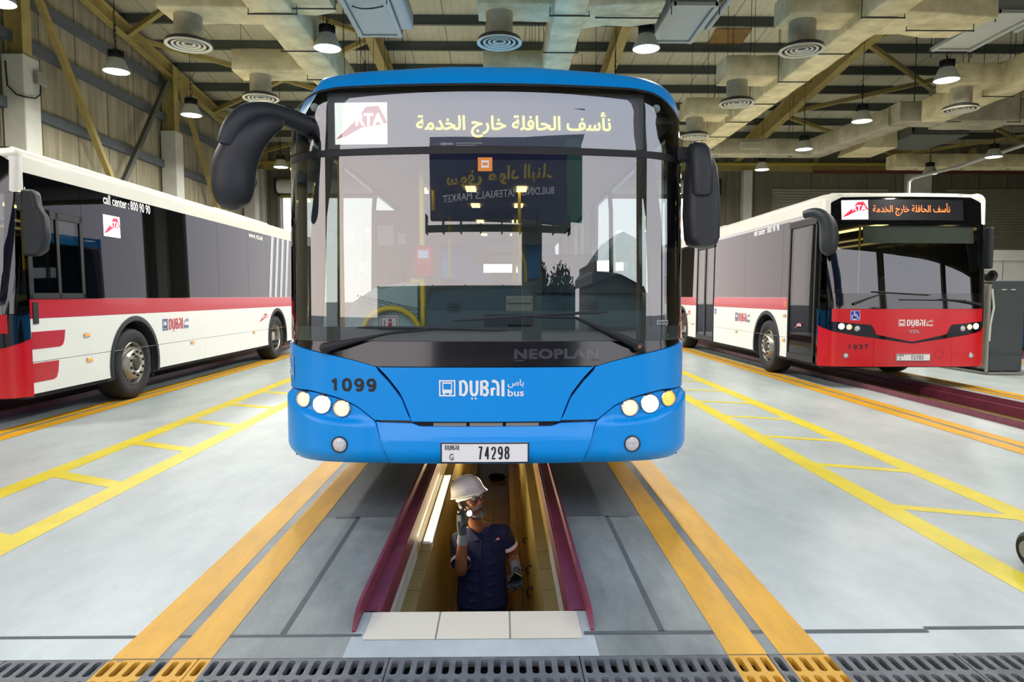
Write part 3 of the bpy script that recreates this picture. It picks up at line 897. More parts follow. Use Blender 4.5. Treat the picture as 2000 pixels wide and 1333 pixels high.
# junction box on the left column with its cable
r = thing('junction_box', 'grey junction box with a looping cable on the white casing of the left column', 'junction box', (-8.885, 13.86, 5.6))
q = MB(); q.box((.05, 0, 0), (.1, .26, .24)); q.build('box_body', M['conduit'], r, bevel=.015)
q = MB(); q.tube([(.05, .0, -.12), (.05, -.02, -.3), (.05, -.18, -.42), (.04, -.42, -.46), (-.12, -.45, -.42), (-.28, -.45, -.25), (-.30, -.45, .2)], .014, 8); q.build('cable', M['black'], r)
for k, x in enumerate((-9.2, -9.27)):
    p = MB(); p.tube([(x, 12.6 + .25 * k, 0), (x, 12.6 + .25 * k, 8.4)], .03, 8)
    tag(p.build('conduit', M['conduit']), ('vertical grey conduit on the left wall, the one further from the column', 'vertical grey conduit on the left wall right beside the white column')[k], 'pipe', 'conduits by the left column')

# ------------------------------------------------------------------ things standing at the right
cab = thing('metal_cabinet', 'tall battered charcoal metal cabinet standing right of the red-fronted bus', 'cabinet', (8.72, 12.05, 0))
q = MB(); q.bb(.03, .62, .02, 1.75, .06, 1.66); q.build('body', M['steelgrey'], cab, bevel=.012)
q = MB(); q.bb(-.035, .028, .02, 1.75, .1, 1.6)
q.build('side_panel', mat('scuffed_bare_metal', '#8e887c', .5, metal=.3, var=.3, vscale=8), cab, bevel=.01)
q = MB(); q.beam((-.03, 0, .03), (.64, 0, .03), .04, .04); q.beam((-.03, 0, .03), (-.03, 1.8, .03), .04, .04); q.beam((.62, 0, .03), (.62, 1.8, .03), .04, .04); q.beam((-.03, 0, 0.02), (-.03, 0, 1.6), .04, .04, up=(0, 1, 0))
q.build('base_frame', M['conduit'], cab, smooth=False)
q = MB(); q.bb(.02, .66, .0, .02, .38, .385); q.build('seam', M['joint'], cab, smooth=False)
q = MB(); q.bb(.2, .28, .005, .02, 1.5, 1.515); q.bb(.36, .44, .005, .02, 1.5, 1.515); q.build('handle_slot', M['white'], cab, smooth=False)
q = MB(); q.tube([(0, -.02, 1.52), (.03, -.04, 1.2), (-.01, -.03, .9), (-.02, -.03, .6)], .018, 8); q.build('strip', M['column'], cab)
r = thing('air_coupling', 'round black pipe coupling lying on top of the charcoal cabinet', 'pipe coupling', (8.98, 12.5, 1.76))
q = MB(); q.lathe([(.05, -.08), (.1, -.1), (.1, .1), (.055, .1), (.05, .06), (.05, -.08)], (0, 0, 0), 'Y', 24); q.build('coupling_ring', M['black'], r)
q = MB(); q.lathe([(.08, .1), (.08, .3), (.06, .3), (.06, .1), (.08, .1)], (.0, 0, 0), 'Y', 20); q.box((0, .1, -.085), (.2, .3, .03)); q.build('stub_pipe', mat('worn_brass', '#7a6a4c', .5, metal=.4), r)
c = thing('cabin', 'white flat-sided cabin against the back wall at the right edge of the photo', 'cabin', (20.5, 24, 0))
q = MB(); q.bb(-4.6, 4, 0, 2.4, 0, 2.62); q.build('body', M['white'], c, smooth=False)
q = MB(); q.bb(-4.7, 4.1, -.08, 2.5, 2.62, 2.74); q.loft([[(-4.7, y, 2.74), (4.1, y, 2.74), (3.6, y, 2.95), (-4.0, y, 3.0)] for y in (0, 2.4)]); q.build('roof', M['white'], c, smooth=False)
for k, x in enumerate((-2.9, -1.2)):
    q = MB(); q.bb(x, x + .02, -.012, 0, 0, 2.6); q.build('joint', M['conduit'], c, smooth=False)
q = MB(); q.bb(-3.9, -3.2, -.02, 0, .9, 1.9); q.build('window', mat('cabin_window', '#39444c', .1), c, smooth=False)
def crate():
    r = thing('storage_crate', '', 'crate')
    q = MB(); w, d, h = .6, .8, .31
    q.bb(-w / 2, w / 2, -d / 2, d / 2, 0, .02)
    for s in (-1, 1):
        for z in (.02, .14, .28):
            q.bb(-w / 2, w / 2, s * d / 2 - .012, s * d / 2 + .012, z, z + .03); q.bb(s * w / 2 - .012, s * w / 2 + .012, -d / 2, d / 2, z, z + .03)
        for k in range(7):
            x = -w / 2 + w * k / 6
            q.bb(x - .012, x + .012, s * d / 2 - .01, s * d / 2 + .01, 0, h)
        for k in range(8):
            y = -d / 2 + d * k / 7
            q.bb(s * w / 2 - .01, s * w / 2 + .01, y - .012, y + .012, 0, h)
    for s in (-1, 1): q.bb(-w / 2 + .02, w / 2 - .02, s * (d / 2 - .03), s * (d / 2 - .025), .02, h - .02)
    q.build('basket', M['bluecrate'], r, smooth=False)
    q = MB(); q.bb(-.1, .1, -d / 2 - .02, -d / 2 - .012, .2, .26); q.build('label_plate', M['white'], r, smooth=False)
    return r
pl = thing('pallet', 'low dark pallet under the stack of blue crates', 'pallet', (13.2, 17.3, 0))
for k in range(3):
    q = MB(); q.bb(-.36, .36, -.45 + .38 * k, -.33 + .38 * k, 0, .1); q.build('runner', M['black'], pl, smooth=False)
q = MB(); q.bb(-.36, .36, -.46, .46, .1, .14); q.build('deck', M['black'], pl, smooth=False)
for lv, w in enumerate(('bottom', 'second', 'third', 'top')):
    o = crate() if lv == 0 else copy_tree(c0)
    if lv == 0: c0 = o
    o.location = (13.2, 17.3, .142 + .312 * lv)
    tag(o, f'blue slatted crate, {w} one of the stack behind the charcoal cabinet', 'crate', 'blue crates behind the cabinet')
q = MB(); q.box((13.2, 17.3, 1.41), (.64, .84, .03)); tag(q.build('crate_lid', M['white'], bevel=.005), 'white lid on top of the blue crate stack', 'lid')
r = thing('trolley_wheel', 'small black rubber wheel just entering the photo at the right edge of the floor', 'wheel', (2.86, 3.42, .07))
q = MB(); q.lathe([(.02, -.05), (.07, -.06), (.09, -.045), (.1, -.015), (.1, .015), (.09, .045), (.07, .06), (.02, .05)], (0, 0, .03), 'X', 32); q.build('tyre', M['black'], r)
q = MB(); q.lathe([(.001, -.062), (.045, -.062), (.05, -.052), (.02, .05), (.001, .05)], (0, 0, .03), 'X', 20); q.build('hub', M['conduit'], r)

# ------------------------------------------------------------------ in the pit
for k, (y0, y1, sx) in enumerate(((4.65, 6.4, -1), (8.0, 10.2, -1), (7.3, 9.4, 1))):  # both rear strips are unseen, added to brighten the pit walls
    r = thing('pit_light', ('glowing light strip lying on the left ledge of the pit beside the worker', 'unseen light strip added further back on the left pit ledge to brighten the pit, hidden behind the bus front', 'unseen light strip added on the right pit ledge to brighten the pit, hidden behind the bus front')[k], 'light fitting', (.39 * sx, (y0 + y1) / 2, -.299))
    q = MB(); q.bb(-.034, .032, -(y1 - y0) / 2, (y1 - y0) / 2, .0, .012); q.build('channel', M['white'], r, smooth=False)
    q = MB(); q.bb(-.028, .028, -(y1 - y0) / 2 + .02, (y1 - y0) / 2 - .02, .012, .022); q.build('tube_cover', M['tube'], r, smooth=False)
    ld = bpy.data.lights.new('tube_light', 'AREA'); ld.shape = 'RECTANGLE'; ld.size = .05; ld.size_y = y1 - y0; ld.energy = (20, 110, 110)[k]; ld.color = (1, .84, .5)
    lo = bpy.data.objects.new('tube_light', ld); COL.objects.link(lo); lo.parent = r; lo.location = (0.01, 0, .03); lo.rotation_euler = (0, radians(180 - 60 * sx), 0)
def hook(x, y, z, k, lb):
    q = MB(); q.tube([(x - .012 * k + .026 * k * cos(a * .6), y, z + .036 * k * sin(a * .6)) for a in range(1, 9)], .008 * k, 8)
    tag(q.build('hose_hook', M['black']), lb, 'hook', 'black hooks on the pit wall')
hook(.343, 5.0, -.80, 1.0, 'lower black hook on the right pit wall beside the worker')
hook(.343, 5.28, -.74, .9, 'upper of the two close black hooks on the right pit wall')
hook(.343, 6.2, -.84, .7, 'small black hook further back on the right pit wall')
hook(-.343, 6.4, -.36, .7, 'small black hook on the left pit wall behind the white helmet')
q = MB()
for k in range(3): q.tube([(.04 + (.11 + .015 * k) * cos(a / 24 * 2 * pi), 11.4 + .13 * sin(a / 24 * 2 * pi), -1.655 + .02 * k) for a in range(24)], .016, 8, closed=True)
tag(q.build('hose_coil', M['black']), 'coil of black hose lying on the pit floor far behind the worker', 'hose')
# ------------------------------------------------------------------ bus materials
M['bwhite'] = mat('bus_white_paint', '#efeee6', .3, coat=.15, var=.03, vscale=2)
M['broof'] = mat('bus_white_dimmed_for_lamps', '#cdcbc0', .45, coat=.05, var=.05, vscale=2)  # body white darkened for the roof, offsetting strong lamp light from above
M['bblack2'] = mat('bonnet_black_panel', '#0d0c0e', .13, spec=.6, coat=.2)
M['bred'] = mat('bus_red_paint', '#cc0d18', .25, coat=.2)
M['bredside'] = mat('bus_red_band', '#bb1020', .3, coat=.1)
M['bblack'] = mat('bus_black_gloss', '#0a0b0d', .06, spec=.6, coat=.5)
M['bglass'] = mat('bus_tinted_side_glass', '#07080a', .015, spec=.15)
M['bglass'].node_tree.nodes['Principled BSDF'].inputs['Specular Tint'].default_value = (.62, .68, 1, 1)
M['rubber'] = mat('rubber_tyre', '#1f2022', .75, bump=.1, bscale=60)
M['rubberseal'] = mat('rubber_seal', '#141517', .6)
M['plastic'] = mat('grained_black_plastic', '#23282e', .5, bump=.05, bscale=200)
M['archblack'] = mat('wheel_arch_plastic', '#25282b', .6)
M['rim'] = mat('steel_rim', '#b9b4a8', .35, metal=.7, var=.25, vscale=12)
M['nut'] = mat('wheel_nut_dark', '#4a443d', .5, metal=.6)
M['under'] = mat('underbody_dark', '#2a2522', .8)
M['screen'] = glass_mat('windscreen_glass', (.80, .90, .88, 1), .10)
M['screen_vdl'] = glass_mat('windscreen_glass_grey', (.62, .68, .68, 1), .05)
M['winglass'] = glass_mat('driver_window_glass', (.45, .5, .5, 1), -.01, gain=.5)
M['lampon'] = mat('headlamp_lit', '#ffffff', .2, emit=(1, .93, .78, 1), estr=7)
M['lampon2'] = mat('halogen_lit', '#ffe9d0', .2, emit=(1, .66, .36, 1), estr=.55)
M['lampamber'] = mat('amber_lamp_lit', '#ffb040', .2, emit=(1, .42, .08, 1), estr=1.2)
M['lampoff'] = mat('clear_lamp_off', '#dcdee0', .15, metal=.1, var=.35, vscale=45)
M['chrome'] = mat('lamp_chrome', '#c9cbcd', .12, metal=.9)
M['amber'] = mat('amber_marker', '#e08a2a', .3, emit=(1, .4, .05, 1), estr=.5)
M['twhite'] = mat('white_lettering', '#eeeeec', .4)
M['tblack'] = mat('black_lettering', '#17181b', .45)
M['tred'] = mat('red_lettering', '#c41f35', .4)
M['tblue'] = mat('navy_lettering', '#2b3d86', .4)
M['signblue'] = mat('sign_blue', '#1f35a8', .35)
M['plate'] = mat('number_plate_white', '#e9e9e6', .4)
M['ledpanel'] = mat('led_panel_dark', '#15171c', .3)
M['ledpanel2'] = mat('led_panel_mauve_grey', '#6c6570', .5)
M['ledorange'] = mat('led_orange', '#ff6a3a', .4, emit=(1, .16, .03, 1), estr=2.6)
M['ledyellow'] = mat('led_yellow', '#ffec60', .4, emit=(1, .80, .08, 1), estr=2.6)
M['ledwhite'] = mat('led_white_field', '#f4f0f2', .4, emit=(1, .96, .97, 1), estr=.95)
M['ledwhite2'] = mat('led_bright_white_field', '#fffdf6', .4, emit=(1, .97, .9, 1), estr=.9)
M['ledred'] = mat('led_red', '#d0183a', .4, emit=(.75, .01, .06, 1), estr=.8)
M['ledpink'] = mat('led_pale_red', '#dba0a0', .4, emit=(.75, .30, .33, 1), estr=.45)
M['dash'] = mat('dashboard_teal_grey', '#6d8489', .55, var=.08, vscale=4)
M['dashd'] = mat('dashboard_dark', '#2a343b', .55)
M['bodyin'] = mat('bus_interior_grey', '#8f8d90', .7)
M['seatf'] = mat('bus_seat_blue_fabric', '#2f4c86', .8, var=.3, vscale=40)
M['ypole'] = mat('yellow_grab_pole', '#f5cf08', .35)
M['validator'] = mat('validator_red', '#c8282c', .35)
M['paper'] = mat('paper_white', '#e6e6e4', .7)
M['blindm'] = mat('sun_blind_grey', '#9fa292', .7, var=.1, vscale=10)
M['inlamp'] = mat('bus_interior_lamp', '#fff2c8', .4, emit=(1, .72, .26, 1), estr=3)
M['mirrorg'] = mat('mirror_glass', '#aab0b5', .02, metal=1.)

AR_OUT = "\uFE94\uFEE3\uFEAA\uFEA8\uFEDF\uFE8D \uFE9D\uFEAD\uFE8E\uFEA7 \uFE94\uFEE0\uFED3\uFE8E\uFEA4\uFEDF\uFE8D \uFED2\uFEB3\uFE84\uFEE7"
AR_BUS = "\uFEB9\uFE8E\uFE91"

class Shell:
    """outer skin of a bus: u runs round the plan contour from the middle of the front, z is height"""
    def __init__(s, W, r, b, p, L, prof, lean=None):
        s.lean = lean
        pts = []
        n1, n2 = 24, 16
        r2 = r * 1.15
        for i in range(n1 + 1):
            X = (W - r) * i / n1; pts.append((X, b * (X / (W - r)) ** p))
        sl = b * p / (W - r); k = .56
        l = hypot(1, sl)
        P0 = (W - r, b); P3 = (W, b + r2); P1 = (P0[0] + r * k / l, P0[1] + r * k * sl / l); P2 = (W, P3[1] - r2 * k)
        for i in range(1, n2 + 1):
            t = i / n2
            q = [(1 - t) ** 3 * P0[j] + 3 * (1 - t) ** 2 * t * P1[j] + 3 * (1 - t) * t * t * P2[j] + t ** 3 * P3[j] for j in (0, 1)]
            pts.append(tuple(q))
        s.uc_i = len(pts) - 1
        pts.append((W, L))
        s.pts = pts; s.W = W; s.L = L; s.prof = prof
        s.s = [0]
        for a, c in zip(pts, pts[1:]): s.s.append(s.s[-1] + hypot(c[0] - a[0], c[1] - a[1]))
        s.uc = s.s[s.uc_i]; s.Fc = b + r2
    def side(s, f): return s.uc + f - s.Fc
    def plan(s, u):
        a = abs(u); sg = 1 if u >= 0 else -1
        if a >= s.s[-1]: a = s.s[-1] - 1e-6
        lo, hi = 0, len(s.s) - 1
        while hi - lo > 1:
            m = (lo + hi) // 2
            if s.s[m] <= a: lo = m
            else: hi = m
        t = (a - s.s[lo]) / (s.s[hi] - s.s[lo])
        A, B = s.pts[lo], s.pts[hi]
        x, y = A[0] + (B[0] - A[0]) * t, A[1] + (B[1] - A[1]) * t
        def tang(i):
            i0, i1 = max(i - 1, 0), min(i + 1, len(s.pts) - 1)
            if i >= s.uc_i: return (0, 1)
            if i == 0: return (1, 0)
            dx, dy = s.pts[i1][0] - s.pts[i0][0], s.pts[i1][1] - s.pts[i0][1]
            l = hypot(dx, dy); return (dx / l, dy / l)
        ta, tb = tang(lo), tang(hi)
        tx, ty = ta[0] + (tb[0] - ta[0]) * t, ta[1] + (tb[1] - ta[1]) * t
        l = hypot(tx, ty); nx, ny = ty / l, -tx / l
        return (sg * x, y, sg * nx, ny)
    def at(s, u, z, o=0.0):
        x, y, nx, ny = s.plan(u)
        o = o + s.prof(z)
        k = s.lean(z) * ny * ny if s.lean else 0
        return Vector((x + nx * o, y + ny * o + k, z))
    def fn(s, o):
        return lambda u, z: s.at(u, z, o)
    def us(s, u0, u1, du=.05, extra=()):
        L = [u0]
        while True:
            u = L[-1]
            st = .035 if abs(u) < s.uc + .02 and abs(u) > .75 else du
            if u + st * 1.2 >= u1: break
            L.append(u + st)
        L.append(u1)
        L += [e for e in extra if u0 < e < u1]
        return sorted(set(round(x, 5) for x in L))
    def panel(s, mb, u0, u1, zlo, zhi, o=0., th=.014, du=.06, dz=.14, mi=0, extra=()):
        lo = zlo if callable(zlo) else (lambda u, v=zlo: v)
        hi = zhi if callable(zhi) else (lambda u, v=zhi: v)
        U = s.us(u0, u1, du, extra)
        mh = max(hi(u) - lo(u) for u in U)
        nz = max(1, int(math.ceil(mh / dz)))
        outer = []; vs = []
        for u in U:
            a, b = lo(u), hi(u)
            b = max(b, a + .0005)
            for j in range(nz + 1):
                z = a + (b - a) * j / nz
                vs.append(s.at(u, z, o(u, z) if callable(o) else o))
        n = nz + 1; m = len(U)
        fs = [(i * n + j, (i + 1) * n + j, (i + 1) * n + j + 1, i * n + j + 1) for i in range(m - 1) for j in range(nz)]
        border = [(i, 0) for i in range(m)] + [(m - 1, j) for j in range(1, n)] + [(i, nz) for i in range(m - 2, -1, -1)] + [(0, j) for j in range(nz - 1, 0, -1)]
        if th:
            base = len(vs)
            for i, j in border:
                u = U[i]; a, b = lo(u), max(hi(u), lo(u) + .0005)
                z = a + (b - a) * j / nz
                vs.append(s.at(u, z, (o(u, z) if callable(o) else o) - th))
            B = len(border)
            for k in range(B):
                a = border[k]; c = border[(k + 1) % B]
                fs.append((a[0] * n + a[1], base + k, base + (k + 1) % B, c[0] * n + c[1]))
        mb.add(vs, fs, mi)
        return mb
    def roof(s, mb, z0, z1, r, L, mi=0, n=8, zs=None):
        """crown: from the skin at z0 curving in by r up to z1, then flat"""
        U = s.us(-s.s[-1], s.s[-1], .5)
        zz = z1 if callable(z1) else (lambda u: z1)
        rings = []
        for k in range(n + 1):
            ring = []
            for u in U:
                a0 = math.asin(min(1, max(0, (zs(u) - z0) / (zz(u) - z0)))) if zs else 0
                a = a0 + (pi / 2 - a0) * k / n
                P = s.plan(u); o = -r * (1 - cos(a))
                ring.append(s.at(u, z0, 0) + Vector((P[2] * o, P[3] * o, (zz(u) - z0) * sin(a))))
            rings.append(ring)
        nU = len(U)
        vs = [v for rg in rings for v in rg]
        fs = [(i * nU + k, i * nU + k + 1, (i + 1) * nU + k + 1, (i + 1) * nU + k) for i in range(n) for k in range(nU - 1)]
        top = n * nU
        h = nU // 2
        for k in range(h):
            a, b, c, d = top + k, top + k + 1, top + nU - 2 - k, top + nU - 1 - k
            if b < c: fs.append((a, b, c, d))
            elif b == c: fs.append((a, b, d))
        # rear
        fs.append(tuple([i * nU for i in range(n + 1)] + [i * nU + nU - 1 for i in range(n, -1, -1)]))
        mb.add(vs, fs, mi)

def lin(*pts):
    """piecewise linear in |u|"""
    def f(u):
        a = abs(u)
        if a <= pts[0][0]: return pts[0][1]
        for p, q in zip(pts, pts[1:]):
            if a <= q[0]: return p[1] + (q[1] - p[1]) * (a - p[0]) / (q[0] - p[0] + 1e-9)
        return pts[-1][1]
    return f

# ------------------------------------------------------------------ lettering and emblems
DIG = {
    '0': [([(.5, 0), (.2, .06), (.03, .28), (0, .5), (.03, .72), (.2, .94), (.5, 1), (.8, .94), (.97, .72), (1, .5), (.97, .28), (.8, .06)], 1)],
    '1': [([(.10, .74), (.62, 1.0)], 0), ([(.58, 1.08), (.58, -.08)], 0)],
    '2': [([(.02, .72), (.1, .92), (.5, 1.0), (.9, .92), (.97, .7), (.8, .48), (.3, .2), (.03, 0), (1.0, 0)], 0)],
    '3': [([(.03, .78), (.15, .95), (.5, 1), (.85, .94), (.95, .76), (.8, .58), (.42, .53)], 0), ([(.42, .53), (.84, .46), (1, .26), (.86, .06), (.5, 0), (.14, .06), (0, .24)], 0)],
    '4': [([(.74, -.06), (.74, 1.04)], 0), ([(.70, 1.0), (.02, .26)], 0), ([(-.06, .27), (1.06, .27)], 0)],
    '5': [([(.92, 1), (.16, 1), (.08, .5), (.5, .62), (.88, .52), (1, .3), (.86, .06), (.5, 0), (.12, .06), (0, .2)], 0)],
    '7': [([(0, 1), (1.04, 1)], 0), ([(.98, 1.04), (.62, .55), (.4, -.06)], 0)],
    '8': [([(.5, .54), (.14, .64), (.06, .8), (.2, .96), (.5, 1), (.8, .96), (.94, .8), (.86, .64)], 1), ([(.5, .54), (.12, .44), (0, .24), (.15, .05), (.5, 0), (.85, .05), (1, .24), (.88, .44)], 1)],
    '9': [([(.5, .4), (.15, .5), (.02, .7), (.15, .93), (.5, 1), (.85, .93), (.98, .7), (.85, .5)], 1), ([(.98, .72), (1, .5), (.93, .2), (.7, .02), (.4, 0), (.1, .1)], 0)],
}
def digits_on(mb, s, fn, x0, x1, y0, y1, weight=.17, gap=.22, mi=0):
    """grotesque figures drawn as ribbons; weight is the stroke as a share of the height"""
    n = len(s); W = (x1 - x0) / (n + gap * (n - 1)); H = y1 - y0; sw = H * weight
    for i, ch in enumerate(s):
        a = x0 + i * W * (1 + gap)
        for pts, cl in DIG[ch]:
            P = [(a + sw / 2 + (W - sw) * p, y0 + sw / 2 + (H - sw) * q) for p, q in pts]
            if cl or len(P) > 4:      # round the corners of the ribbon
                R = []
                m = len(P)
                for k in range(m if cl else m - 1):
                    p0, p1, p2, p3 = P[k - 1] if (cl or k) else P[k], P[k], P[(k + 1) % m], P[(k + 2) % m] if (cl or k + 2 < m) else P[(k + 1) % m]
                    for t in (0, .34, .67):
                        R.append(tuple(.5 * (2 * p1[j] + (p2[j] - p0[j]) * t + (2 * p0[j] - 5 * p1[j] + 4 * p2[j] - p3[j]) * t * t + (3 * p1[j] - p0[j] - 3 * p2[j] + p3[j]) * t ** 3) for j in (0, 1)))
                if not cl: R.append(P[-1])
                if ch not in '4725': P = R
                elif cl: P = R
            stroke_on(mb, P, sw, fn, mi, bool(cl))
def dubai_letters(mb, fn, x0, x1, y0, y1, mi=0):
    W = x1 - x0; H = y1 - y0
    lw = W * .19; gap = W * .03; sw = lw * .33
    ws = [1, 1, 1, 1, .42]
    tot = sum(ws) * lw + 4 * gap; k = W / tot
    x = x0
    def P(pts, cx, w): return [(cx + sw * k / 2 + (w - sw * k) * a, y0 + sw / 2 + (H - sw) * b) for a, b in pts]
    for i, wl in enumerate(ws):
        w = wl * lw * k
        if i == 0: stroke_on(mb, P([(0, 0), (0, 1), (.55, 1), (.85, .88), (1, .65), (1, .35), (.85, .12), (.55, 0)], x, w), sw, fn, mi, True)
        if i == 1:
            stroke_on(mb, P([(0, 1.05), (0, .32), (.1, .1), (.35, 0), (.65, 0), (.9, .1), (1, .32), (1, 1.05)], x, w), sw, fn, mi)
            for d in (.28, .68): poly_on(mb, disc2(x + w * d, y0 - H * .13, H * .06, 10), fn, mi)
        if i == 2:
            stroke_on(mb, P([(0, -.04), (0, 1), (.6, 1), (.95, .9), (.95, .66), (.6, .54), (.25, .54)], x, w), sw, fn, mi)
            stroke_on(mb, P([(.55, .5), (.95, .38), (1, .16), (.8, 0), (.3, 0)], x, w), sw, fn, mi)
        if i == 3:
            stroke_on(mb, P([(0, -.05), (0, .5)], x, w), sw, fn, mi)
            stroke_on(mb, P([(0, 1.0), (.45, 1), (.85, .9), (1, .65), (1, -.05)], x, w), sw, fn, mi)
            stroke_on(mb, P([(.0, .45), (.55, .45)], x, w), sw * .8, fn, mi)
        if i == 4: stroke_on(mb, [(x + w / 2, y0), (x + w / 2, y1)], sw * 1.05, fn, mi)
        x += w + gap * k

def dubai_bus_logo(parent, fn, x0, x1, y0, y1, micon, mlet, mtxt):
    """bus pictogram, DUBAI letters, and the two small words"""
    W = x1 - x0; H = y1 - y0
    def R(mb, a, b, c, d): poly_on(mb, [(a, c), (b, c), (b, d), (a, d)], fn)
    q = MB(); s = H * .95; a, c = x0, y0; t = s * .085
    R(q, a, a + s, c, c + t); R(q, a, a + s, c + s - t, c + s); R(q, a, a + t, c + t, c + s - t); R(q, a + s - t, a + s, c + t, c + s - t)
    b0, b1 = a + s * .2, a + s * .8
    R(q, b0, b0 + t * .8, c + s * .2, c + s * .85); R(q, b1 - t * .8, b1, c + s * .2, c + s * .85); R(q, b0, b1, c + s * .78, c + s * .87)
    R(q, b0, b1, c + s * .2, c + s * .42)
    R(q, b0 + s * .05, b0 + s * .17, c + s * .1, c + s * .2); R(q, b1 - s * .17, b1 - s * .05, c + s * .1, c + s * .2)
    q.build('bus_pictogram', micon, parent, smooth=False, fix=False)
    q = MB(); dubai_letters(q, fn, x0 + W * .235, x0 + W * .775, y0, y1 - H * .03); q.build('city_lettering', mlet, parent, smooth=False, fix=False)
    q = MB(); text_on(q, 'bus', fn, x0 + W * .81, x1, y0, y0 + H * .42, bold=.015); text_on(q, AR_BUS, fn, x0 + W * .81, x1, y0 + H * .5, y1, bold=.012)
    q.build('small_lettering', mtxt, parent, smooth=False, fix=False)

def rta_logo(mb, fn, x0, x1, y0, y1, mi_bg, mi_shape, mi_txt, bg=True, dz=None):
    W, H = x1 - x0, y1 - y0
    f1, f2 = dz if dz else (fn, fn)
    if bg: poly_on(mb, [(x0, y0), (x1, y0), (x1, y1), (x0, y1)], fn, mi_bg)
    S_ = lambda p: [(x0 + W * a, y0 + H * b) for a, b in p]
    for quad in (((.01, .12), (.22, .19), (.40, .32), (.42, .60)), ((.40, .32), (.56, .42), (.60, .90), (.42, .60)), ((.56, .42), (.80, .45), (.84, .92), (.60, .90)), ((.80, .45), (1.0, .50), (.98, .58), (.84, .92))):
        poly_on(mb, S_(quad), f1, mi_shape)
    text_on(mb, 'RTA', f2, x0 + W * .40, x0 + W * .94, y0 + H * .45, y0 + H * .74, mi_txt, bold=.03)

def wheelchair_sign(parent, fn, fn2, x0, x1, y0, y1):
    W, H = x1 - x0, y1 - y0
    q = MB(); poly_on(q, [(x0, y0), (x1, y0), (x1, y1), (x0, y1)], fn, 0)
    P = lambda a, b: (x0 + W * a, y0 + H * b)
    fr = [P(.04, .04), P(.96, .04), P(.96, .96), P(.04, .96)]
    stroke_on(q, [P(.04, .5)] + [P(.04, .96), P(.96, .96), P(.96, .04), P(.04, .04), P(.04, .5)], W * .05, fn2, 1)
    poly_on(q, disc2(*P(.42, .82), W * .075, 12), fn2, 1)
    stroke_on(q, [P(.43, .72), P(.46, .46), P(.7, .46), P(.8, .2), P(.9, .23)], W * .09, fn2, 1)
    stroke_on(q, [P(.45, .6), P(.68, .6)], W * .07, fn2, 1)
    stroke_on(q, [P(.38 + .26 * cos(t) + .05, .34 + .26 * sin(t)) for t in [radians(110 + 11 * k) for k in range(21)]], W * .07, fn2, 1)
    return q.build('accessibility_sign', [M['signblue'], M['twhite']], parent, smooth=False, fix=False)

def number_plate(parent, fn, u0, u1, z0, z1, letter, num, shell, o):
    q = MB(); shell.panel(q, u0, u1, z0, z1, o + .018, .018, dz=.3); pl = q.build('number_plate', M['plate'], parent, smooth=False)
    W, H = u1 - u0, z1 - z0
    f = shell.fn(o + .0195)
    q = MB()
    e_ = .004
    for zz in (z0 + e_, z1 - e_): stroke_on(q, [(u0 + W * k / 16, zz) for k in range(17)], .008, f)
    for uu in (u0 + e_, u1 - e_): stroke_on(q, [(uu, z0), (uu, z1)], .008, f)
    q.build('border', M['tblack'], pl, smooth=False, fix=False)
    q = MB(); digits_on(q, num, f, u0 + W * .42, u0 + W * .78, z0 + H * .18, z0 + H * .82, .13, .3)
    q.build('plate_number', M['tblack'], pl, smooth=False, fix=False)
    q = MB(); text_on(q, letter, f, u0 + W * .1, u0 + W * .1 + (H * .2 if letter != 'I' else H * .1), z0 + H * .14, z0 + H * .46, bold=.01)
    q.build('plate_letter', M['tblack'], pl, smooth=False, fix=False)
    q = MB(); dubai_letters(q, f, u0 + W * .05, u0 + W * .21, z0 + H * .64, z0 + H * .88); q.build('plate_lettering', M['tblack'], pl, smooth=False, fix=False)
    return pl

def frame_at(shell, u, z, o=0.):
    """orthonormal frame on the skin: (origin, right, up, outward)"""
    p = shell.at(u, z, o); P = shell.plan(u)
    n = Vector((P[2], P[3], 0)); t = Vector((-P[3], P[2], 0))
    return p, t, Vector((0, 0, 1)), n

def round_lamp(parent, shell, u, z, r, o, m_lens, name, bezel=None, deep=.0):
    p, t, up, n = frame_at(shell, u, z, o)
    n = Vector((n.x * .5, n.y, 0)).normalized()
    t = Vector((-n.y, n.x, 0))
    R = Matrix((t, up, n)).transposed()
    q = MB(); q.lathe([(r * 1.12, -.03), (r * 1.12, .008), (r * 1.02, .012), (r, .004), (r * .96, -.01), (r * .5, -.03), (.001, -.03)], p, 'Z', 28, rot=R)
    b = q.build(name, bezel or M['chrome'], parent)
    q = MB(); q.lathe([(r, .002), (r * .8, .006), (r * .4, .009), (.001, .010)], p, 'Z', 28, rot=R)
    q.build('lens', m_lens, b)
    return b

